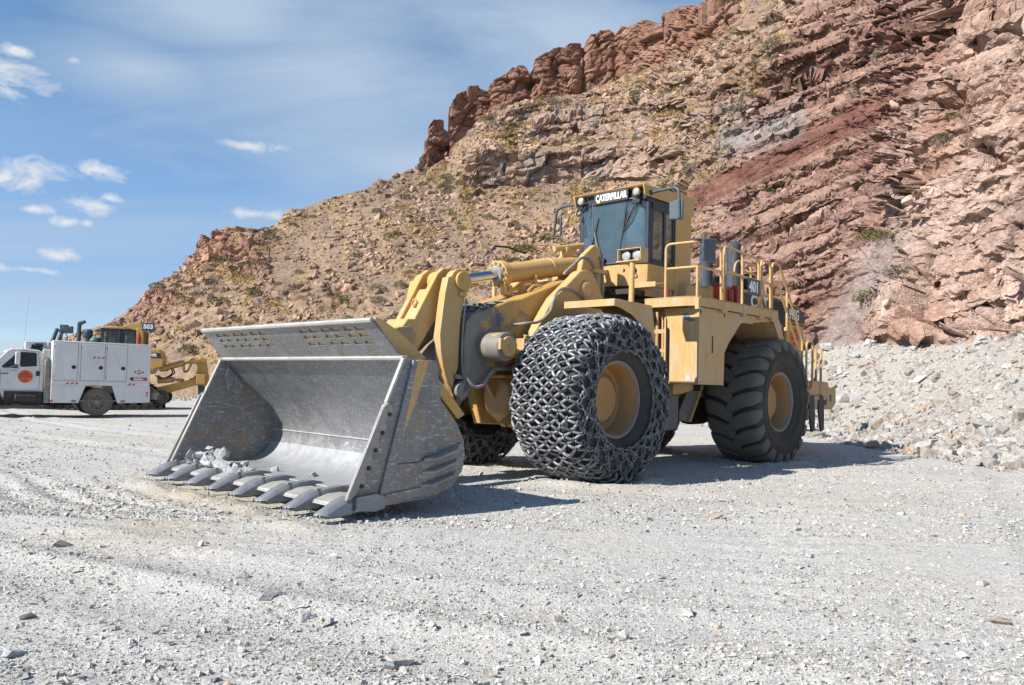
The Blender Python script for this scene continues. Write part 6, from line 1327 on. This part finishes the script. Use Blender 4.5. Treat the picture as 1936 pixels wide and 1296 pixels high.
big_ = gs > .016; gc = palette(len(gp), rg, 1.08); gc[~big_] = gc[~big_]*.62 + .38*np.array((.49,.475,.44))
me = scatter('gravel', gp, gs, gc, M['stone'], rg, protos=SMALL); gv = link('gravel', me); tag(gv, 'pale grey crushed gravel covering the open lot', 'gravel', kind='stuff')
# ---- rubble on the bank
n_ = 50000; s_a = np.concatenate([rg.uniform(4, 46, 45000), rg.uniform(44, 120, 5000)]); dd = rg.uniform(-.5, 1, n_)**1.0*6.5; dd = np.where(rg.random(n_) < .2, rg.normal(0,.5,n_), dd)
bx_ = np.interp(s_a, sa_, fx_) + np.interp(s_a, sa_, nx)*dd; by_ = np.interp(s_a, sa_, fy_) + np.interp(s_a, sa_, ny)*dd
bz_, bd_, _ = bank_z(bx_, by_); bz_ = np.where(bd_ > 0, bz_, ground_z(bx_, by_)); sz = np.clip(.042*np.exp(rg.normal(0,.70,n_)), .015, .32)*np.where(s_a > 46, 1.5, 1)
RPAL = np.array([(.39,.37,.345),(.365,.325,.28),(.42,.40,.375),(.40,.30,.225),(.34,.33,.325),(.50,.48,.46)]); 
me = scatter('rubble', np.stack([bx_,by_,bz_],-1), sz, palette(n_, rg, 1.0, RPAL, np.array([.3,.2,.2,.12,.12,.06])), M['stone'], rg, tilt=.8, sink=.3); rb_ = link('rubble', me); tag(rb_, 'pale broken rock heaped in a bank along the foot of the cliff', 'rubble', kind='stuff')
# ---- helper to make single stones
def single(name, pos, size, colr, label, cat, group=None, rg=rg, protos=PROT, mat='boulder', sink=.25, tilt=.5, scale=(1,1,1), rz=None):
    V_, F_ = protos[rg.integers(0, len(protos))]; me = npmesh(name, V_*size*np.array(scale), F_, M[mat]); colattr(me, np.repeat(np.array([colr]), len(V_), 0)*1.0)
    o = link(name, me, None, (pos[0], pos[1], pos[2] + size*scale[2]*(.5-sink)*.8)); o.rotation_euler = (rg.normal(0,tilt*.5), rg.normal(0,tilt*.5), rg.uniform(0,6.28) if rz is None else rz)
    return tag(o, label, cat, group)
def on_lot(u, v):
    a, e = slopes(u, v); y = CAMH/-float(e); x = float(a)*y; return x, y, float(ground_z(np.array([x]), np.array([y]))[0])
for u, v, s, c_, lab in ((1297,1152,.06,(.52,.50,.46),'pale cream flat stone lying in the gravel right of the middle foreground'), (752,1244,.075,(.50,.48,.44),'cream block of stone touching a grey one near the bottom edge'), (733,1258,.075,(.38,.38,.38),'grey stone touching a cream block near the bottom edge'),
        (573,1160,.06,(.40,.40,.40),'upright grey stone beside pale chips in the left half of the lot'), (47,1162,.07,(.50,.47,.42),'cream stone near the left edge of the lot'), (1357,1172,.04,(.50,.33,.22),'orange tinted chip in the gravel below the pale flat stone'), (1176,1202,.075,(.46,.44,.41),'long pale slab lying in the right foreground gravel'),
        (1058,1161,.05,(.27,.22,.19),'small dark brown stone alone in the foreground gravel'), (1886,1167,.07,(.36,.29,.24),'brown stone on the fine dust near the right edge'), (1350,976,.10,(.34,.28,.25),'dark reddish stone on the dust in front of the chained wheel'), (505,1130,.075,(.42,.41,.40),'wide grey slab half sunk left of the middle foreground'), (118,1024,.07,(.38,.31,.24),'tan stone at the edge of a dusty tyre track on the left'), (1640,838,.16,(.40,.36,.33),'grey brown stone standing at the foot of the rubble bank')):
    x, y, z = on_lot(u, v); single('stone', (x,y,z), s, c_, lab, 'stone', None, protos=PROT, mat='stone', scale=(1.1,1,.9), sink=.3)
for i in range(70):
    u, v = rg.uniform(-40, 1980), 1000 + 300*rg.random()**1.3; x, y, z = on_lot(u, v); s = float(np.clip(.025*np.exp(rg.normal(0,.4)), .016, .055))
    single('stone', (x,y,z), s, palette(1, rg)[0], 'fist sized pale stone lying loose in the foreground gravel', 'stone', 'loose stones in the foreground gravel', protos=PROT, mat='stone', sink=.2, scale=(1.15,1,.95))
# ---- bigger blocks of the rubble bank
for i in range(60):
    s0_ = rg.uniform(12, 34); d0_ = rg.uniform(-.3, 5.0); x = np.interp(s0_, sa_, fx_) + np.interp(s0_, sa_, nx)*d0_; y = np.interp(s0_, sa_, fy_) + np.interp(s0_, sa_, ny)*d0_; z = float(bank_z(np.array([x]),np.array([y]))[0][0]) if d0_ > 0 else float(ground_z(np.array([x]),np.array([y]))[0])
    single('boulder', (x,y,z), float(rg.uniform(.14,.30)), palette(1, rg, 1.0, RPAL, np.array([.3,.2,.2,.12,.1,.08]))[0], 'angular pale block lying on the rubble bank below the cliff', 'boulder', 'large blocks on the rubble bank', sink=.25)
x, y = 15.6, 30.5
for u, v, dep, s, c_, lab in ((1562,656,37.5,.36,(.60,.58,.55),'white rounded boulder on top of the rubble bank beside the grab rails'), (1591,754,29.0,.30,(.58,.56,.53),'white upright block just behind the loader counterweight')):
    a, e = slopes(u, v); single('boulder', (float(a)*dep, dep, CAMH + float(e)*dep - s*.3), s, c_, lab, 'boulder', sink=.2, tilt=.2)
# ---- stones lying in the bucket
cl, sl = math.cos(LYAW), math.sin(LYAW); toW = lambda p: (LX + p[0]*cl - p[1]*sl, LY + p[0]*sl + p[1]*cl, p[2])
pile = []
for i in range(120):
    y_ = -2.12 + 1.75*rg.random()**1.2; x_ = rg.uniform(4.80, 5.28) if y_ < -1.0 else rg.uniform(4.98, 5.32); s = float(np.clip(.056*np.exp(rg.normal(0,.42)), .025, .12)); h = .21 + .24*math.exp(-((y_+1.6)/.5)**2 - ((x_-5.08)/.2)**2)*rg.random()
    pile.append((x_, y_, h, s))
for x_, y_, h, s in pile: single('stone', toW((x_,y_,h)), s, np.array((.39,.405,.41))*rg.uniform(.85,1.2), 'grey broken stone in the heap lying in the bucket mouth', 'stone', 'stones heaped in the bucket', protos=PROT, mat='stone', sink=.05, tilt=.8)
for (x_, y_), lab in (((4.72,-.42),'single grey stone lying alone on the bucket floor, nearer the heap'), ((4.55,.32),'small grey stone alone in the middle of the bucket floor')): single('stone', toW((x_,y_,.205)), .07, (.36,.37,.38), lab, 'stone', protos=PROT, mat='stone', sink=.05)
# ---- hillside: boulders, small rocks, shrubs, dry grass
vv = V[:, :]; 
def on_hill(u, v):
    c_ = int(np.clip(np.searchsorted(uu, u), 0, NU-1)); r_ = int(np.clip(np.searchsorted(-V[:,c_], -v), 0, NV-1)); return hill_rows[r_, c_], r_, c_
HB = [(402,530,.85,(.27,.15,.11),'dark red rounded boulder on the slope above the bulldozer'), (415,592,1.0,(.42,.28,.22),'big pinkish boulder above the bucket far corner'), (436,598,.7,(.34,.22,.18),'reddish boulder leaning on the big pinkish one'), (678,468,.8,(.24,.17,.15),'dark tilted slab standing on the open slope'), (692,474,.7,(.37,.25,.2),'reddish block beside the dark tilted slab'), (862,374,1.0,(.50,.38,.30),'large pale flat boulder below the banded cliff'),
      (716,346,1.0,(.38,.27,.22),'lone boulder on the skyline below the crest cliffs'), (748,336,.9,(.36,.24,.19),'round brown boulder on the skyline next to the cliff end'), (772,325,1.2,(.33,.22,.18),'big brown boulder at the foot of the end pillar'), (790,318,.8,(.30,.24,.22),'grey brown boulder under the end pillar'), (822,420,.9,(.30,.22,.19),'dark brown boulder in the upper middle of the slope'), (830,402,.7,(.36,.26,.21),'brown block uphill of the dark brown boulder'), (1690,198,1.1,(.55,.40,.31),'long pale boulder perched on the red ledges'), (1570,178,.9,(.38,.25,.2),'rounded block at the end of the red slab'), (640,690-25,.8,(.40,.28,.23),'squat block behind the spill guard')]
for u, v, s, c_, lab in HB:
    p, r_, c2 = on_hill(u, v); single('boulder', p, s*.62, c_, lab, 'boulder', sink=.35, tilt=.4)
wt = np.clip((1-bed*.8)*(1-pil)*(1-rock*.85)*(1-gul*.5), 0, 1)*sstep(-420,-380,U)*np.linalg.norm(np.gradient(Pt,axis=0),axis=-1)*np.linalg.norm(np.gradient(Pt,axis=1),axis=-1); wt[:4] = 0; wt[-4:] = 0; wt[:, (uu < -150) | (uu > 2150)] = 0
def pick(n, w, rg):
    f = np.cumsum(w.ravel()); q = np.searchsorted(f, rg.random(n)*f[-1]); return np.unravel_index(q, w.shape)
r_, c2 = pick(130, wt, rg)
for a, b in zip(r_, c2):
    single('boulder', hill_rows[a,b], float(np.clip(.30*np.exp(rg.normal(0,.35)), .18, .8)), np.array((.37,.265,.205))*rg.uniform(.75,1.2)*np.array((1,rg.uniform(.92,1.06),rg.uniform(.9,1.1))), 'weathered reddish brown boulder among the scrub on the hillside', 'boulder', 'boulders scattered on the hillside', sink=.4)
w2 = wt*(.12 + sstep(-.1,.45,nz(45,4,401))); r_, c2 = pick(27000, w2, rg); sz = np.clip(.095*np.exp(rg.normal(0,.66,len(r_))), .03, .5)
cc_ = hill_col[r_,c2]*rg.uniform(.78,1.40,(len(r_),1))*np.array([1.06,1.03,1.08]); me = scatter('hillside_rocks', hill_rows[r_,c2], sz, cc_, M['boulder'], rg, tilt=.7, sink=.35); hr = link('hillside_rocks', me); tag(hr, 'small broken brown rocks strewn over the slope', 'rocks', kind='stuff')
def leafmat(name, lo, hi):
    m, t, b = nt(name); n = N(t); rnd = n.new('ShaderNodeNewGeometry').outputs['Random Per Island']
    t.links.new(n.ramp(rnd, [(0, lo), (1, hi)]), b.inputs['Base Color']); b.inputs['Roughness'].default_value = .8; b.inputs['Specular IOR Level'].default_value = .15; return m
M['shrub_green'] = leafmat('olive_shrub', (.085,.085,.030), (.19,.18,.065)); M['shrub_grey'] = leafmat('grey_shrub', (.12,.115,.085), (.24,.22,.155)); M['straw'] = leafmat('dry_straw', (.30,.215,.085), (.52,.39,.17)); M['twig'] = simple('twig', (.14,.10,.07), .9)
def shrub_mesh(seed, mat, n=420, h=.8):
    rg_ = np.random.default_rng(seed); d = rg_.normal(size=(n,3)); d[:,2] = np.abs(d[:,2])*.9+.05; d /= np.linalg.norm(d,axis=1,keepdims=True); clump = rg_.normal(size=(9,3)); clump[:,2] = np.abs(clump[:,2]); clump /= np.linalg.norm(clump,axis=1,keepdims=True)
    k = (d @ clump.T).max(1); rr_ = (.55+.45*rg_.random(n)**.5)*(.62+.5*sstep(.6,.98,k)); c = d*rr_[:,None]*np.array([1,1,h]); t = d + rg_.normal(0,.5,(n,3)); t /= np.linalg.norm(t,axis=1,keepdims=True); s = np.cross(t, rg_.normal(size=(n,3))); s /= np.linalg.norm(s,axis=1,keepdims=True)
    L = rg_.uniform(.12,.24,n)[:,None]; W = L*.22; V_ = np.stack([c - s*W, c + s*W, c + t*L + s*W*.3, c + t*L - s*W*.3], 1).reshape(-1,3); F_ = np.arange(n*4).reshape(n,4); return npmesh('shrub', V_, F_, mat)
def stem_mesh(seed):
    m = MB(); r0 = random.Random(seed)
    for i in range(7): a = r0.uniform(0,6.28); q = r0.uniform(.25,.6); m.tube([(0,0,-.1),(q*.4*math.cos(a),q*.4*math.sin(a),.25),(q*math.cos(a),q*math.sin(a),.55)], [.03,.02,.008], 4)
    return mk(m, 'stem', 'twig')
SM = [shrub_mesh(i, M['shrub_green']) for i in range(4)] + [shrub_mesh(10+i, M['shrub_grey']) for i in range(4)]; ST = [stem_mesh(i) for i in range(3)]
def shrub(p, s, k, lab, grp=None):
    o = link('shrub', SM[k], None, tuple(p)); o.scale = (s, s, s*rg.uniform(.75,1.05)); o.rotation_euler = (0,0,rg.uniform(0,6.28)); tag(o, lab, 'shrub', grp); link('stem', ST[k % 3], o); return o
for u, v, s, k, lab in ((1645,452,.75,0,'olive green shrub at the top of the grey gully'), (1668,455,.6,1,'green shrub just right of another at the head of the gully'), (1640,572,.7,2,'upright dark green shrub growing in the crack beside the pink cliff'), (1030,456,.75,3,'rounded olive shrub on the slope left of the cab mirror'), (1055,455,.6,5,'grey green shrub right of the rounded olive one near the cab mirror'), (1625,186,.65,5,'grey shrub on the red ledges'), (1295,302,.6,0,'bright olive shrub under the banded ledges'), (355,668,.7,1,'light green shrub above the bulldozer ripper'), (300,560-10,.6,4,'grey shrub on the red shoulder of the hill'), (1440,372,.5,2,'small green shrub on the red ledges right of the cab')):
    shrub(on_hill(u, v)[0], s, k, lab)
w3 = np.clip((1-bed*.86)*(1-pil)*(1-rock*.8)*(1-gul*.9), 0, 1)*(wt > 0)*np.linalg.norm(np.gradient(Pt,axis=0),axis=-1)*np.linalg.norm(np.gradient(Pt,axis=1),axis=-1)*(.15+sstep(-.2,.4,nz(70,3,403)))
r_, c2 = pick(290, w3, rg)
for a, b in zip(r_, c2):
    k = int(rg.integers(0,8)); shrub(hill_rows[a,b], float(np.clip(.40*np.exp(rg.normal(0,.32)), .2, .8)), k, 'low olive green shrub among dry grass on the hillside' if k < 4 else 'low grey green shrub among dry grass on the hillside', 'olive shrubs dotted over the hillside' if k < 4 else 'grey shrubs dotted over the hillside')
# dry bunch grass
w4 = w3*(.1+sstep(-.05,.5,nz(26,4,111)+.25*nz(8,3,112))*1.4); r_, c2 = pick(9500, w4, rg); nb_ = 9; base = np.repeat(hill_rows[r_,c2], nb_, 0); sz = np.repeat(np.clip(.22*np.exp(rg.normal(0,.3,len(r_))), .1,.45), nb_)
a = rg.uniform(0,6.28,len(base)); le = rg.uniform(.25,1.0,len(base)); dirv = np.stack([np.cos(a)*le, np.sin(a)*le, np.ones_like(a)],-1); sd = np.stack([-np.sin(a), np.cos(a), np.zeros_like(a)],-1); base = base + dirv*np.array([.25,.25,0])*sz[:,None] - np.array([0,0,.04])
V_ = np.stack([base - sd*(sz*.12)[:,None], base + sd*(sz*.12)[:,None], base + dirv*sz[:,None]*rg.uniform(.6,1.1,(len(base),1))], 1).reshape(-1,3); me = npmesh('dry_grass', V_, np.arange(len(V_)).reshape(-1,3), M['straw']); dg_ = link('dry_grass', me); tag(dg_, 'dry straw coloured bunch grass tufts covering the slope', 'grass', kind='stuff')
# ================================================================= SKY, SUN, CAMERA
SAZ, SEL = R(31), R(38)                     # light travels towards +x / +y
w = bpy.data.worlds.new('World'); SC.world = w; w.use_nodes = True; t = w.node_tree; t.nodes.clear(); n = N(t)
out = n.new('ShaderNodeOutputWorld'); bg = n.new('ShaderNodeBackground'); sky = n.new('ShaderNodeTexSky', sky_type='NISHITA'); sky.sun_disc = False
sky.sun_elevation = SEL; sky.sun_rotation = math.atan2(-math.cos(SAZ), -math.sin(SAZ)); sky.altitude = 3800; sky.air_density = 1.0; sky.dust_density = .6; sky.ozone_density = 1.6
dirv_ = n.coord('Generated')
sx = n.new('ShaderNodeSeparateXYZ'); n.link(dirv_, sx.inputs[0]); zc = n.math('MAXIMUM', sx.outputs[2], .03)
px = n.math('DIVIDE', sx.outputs[0], n.math('ADD', zc, .12)); py = n.math('DIVIDE', sx.outputs[1], n.math('ADD', zc, .12)); cx = n.new('ShaderNodeCombineXYZ'); n.link(px, cx.inputs[0]); n.link(py, cx.inputs[1])
pl_ = cx.outputs[0]
cir = n.ramp(n.noise(n.mapping(pl_, (.28,.62,1), (0,0,.5), (3.4,1.3,0)), 1.0, 9, .58, .7), [(.30, 0.0), (.66, .95)])
band = n.ramp(n.noise(n.mapping(pl_, (.10,.30,1), (0,0,.25), (1.1,7.3,0)), 1.0, 4, .5), [(.34, .35), (.56, 1.0)])
low = n.ramp(n.noise(n.mapping(pl_, (.10,2.2,1), (0,0,.05)), 1.0, 6, .6), [(.38, 0.05), (.66, .75)])
lowm = n.ramp(sx.outputs[2], [(.02, 1.0), (.30, 0.0)])
def puff(u, v, ru, rv):
    """a small fair-weather cloud in a fixed direction of the sky"""
    a_, e_ = slopes(u, v); d = Vector((float(a_), 1.0, float(e_))).normalized(); rt = Vector((d.y, -d.x, 0)).normalized(); up = rt.cross(d)
    def dot(vec): q = n.new('ShaderNodeVectorMath', operation='DOT_PRODUCT'); n.link(dirv_, q.inputs[0]); q.inputs[1].default_value = vec; return q.outputs['Value']
    x = n.math('DIVIDE', dot(rt), ru/CAMF); y = n.math('DIVIDE', dot(up), rv/CAMF); f = n.math('GREATER_THAN', dot(d), 0.0)
    rr = n.math('ADD', n.math('MULTIPLY', x, x), n.math('MULTIPLY', y, y)); return n.math('MULTIPLY', n.math('SUBTRACT', 1.0, n.math('SQRT', rr)), f)
field = None
for p_ in ((20,152,75,40),(15,338,65,30),(75,325,90,24),(195,325,60,20),(175,388,55,26),(205,375,26,14),(108,482,45,16),(470,275,75,13),(62,395,40,10),(125,420,28,13),(165,424,16,10),(480,405,60,14),(140,113,18,12),(30,97,34,12),(50,510,60,9)):
    q = puff(*p_); field = q if field is None else n.math('MAXIMUM', field, q)
cn = n.noise(n.mapping(dirv_, (24,24,46)), 1.0, 8, .62, .5)
cum = n.ramp(n.math('ADD', n.math('MULTIPLY', field, .62), n.math('MULTIPLY', n.math('SUBTRACT', cn, .52), 1.75)), [(.12, 0.0), (.62, .95)])
tot = n.math('ADD', n.math('MULTIPLY', cir, band), n.math('MULTIPLY', low, lowm), True)
tint = n.mix(1.0, sky.outputs[0], n.ramp(sx.outputs[2], [(.0, (.55,.57,.62)), (.10, (.60,.63,.665)), (.22, (.76,.87,.87)), (.33, (.80,.945,.915)), (.5, (.52,.82,.90))]), 'MULTIPLY')
tint = n.mix(1.0, tint, (1.25,1.25,1.25), 'MULTIPLY')
vf = None
for p_ in ((640,150,470,200),(1080,70,420,190),(260,130,230,80),(820,330,420,120),(430,40,300,120),(1500,-150,700,300)):
    q = puff(*p_); vf = q if vf is None else n.math('MAXIMUM', vf, q)
wisp = n.noise(n.mapping(pl_, (.9,1.9,1), (0,0,.7), (3.4,1.3,0)), 1.0, 9, .6, .9)
veil = n.ramp(n.math('ADD', n.math('MULTIPLY', vf, .92), n.math('MULTIPLY', n.math('SUBTRACT', wisp, .5), 1.5)), [(.0, 0.0), (.95, .98)])
tot = n.math('ADD', n.math('ADD', veil, n.math('MULTIPLY', n.math('MULTIPLY', cir, band), .22)), n.math('MULTIPLY', low, lowm), True)
c1 = n.mix(n.math('MULTIPLY', tot, .9), tint, (2.95,3.65,4.6))
c2_ = n.mix(cum, c1, (4.7,4.85,5.1))
n.link(c2_, bg.inputs[0]); bg.inputs[1].default_value = .10; n.link(bg.outputs[0], out.inputs[0])
sl_ = bpy.data.lights.new('sun', 'SUN'); sl_.energy = 4.5; sl_.angle = R(.53); sl_.color = (1.0,.945,.865); so = bpy.data.objects.new('sun', sl_); COL.objects.link(so)
ld = Vector((math.cos(SAZ)*math.cos(SEL), math.sin(SAZ)*math.cos(SEL), -math.sin(SEL))); so.rotation_euler = ld.to_track_quat('-Z','Y').to_euler(); so.location = (-30,-20,40)
cam = bpy.data.cameras.new('camera'); co = bpy.data.objects.new('camera', cam); COL.objects.link(co); cam.sensor_width = 36; cam.sensor_fit = 'HORIZONTAL'; cam.lens = CAMF/1936*36; cam.clip_start = .05; cam.clip_end = 3000
rt, up, fw = Vector(CRT), Vector(CUP), Vector(CFW); co.matrix_world = Matrix(((rt.x,up.x,-fw.x,0),(rt.y,up.y,-fw.y,0),(rt.z,up.z,-fw.z,CAMH),(0,0,0,1))); SC.camera = co
SC.view_settings.view_transform = 'Standard'; SC.view_settings.look = 'None'; SC.view_settings.gamma = 1.0; SC.view_settings.exposure = 0.75; SC.view_settings.use_curve_mapping = False
SC.cycles.max_bounces = 6; SC.cycles.diffuse_bounces = 3; SC.cycles.glossy_bounces = 3; SC.cycles.transmission_bounces = 4; SC.cycles.transparent_max_bounces = 8; SC.cycles.use_denoising = True
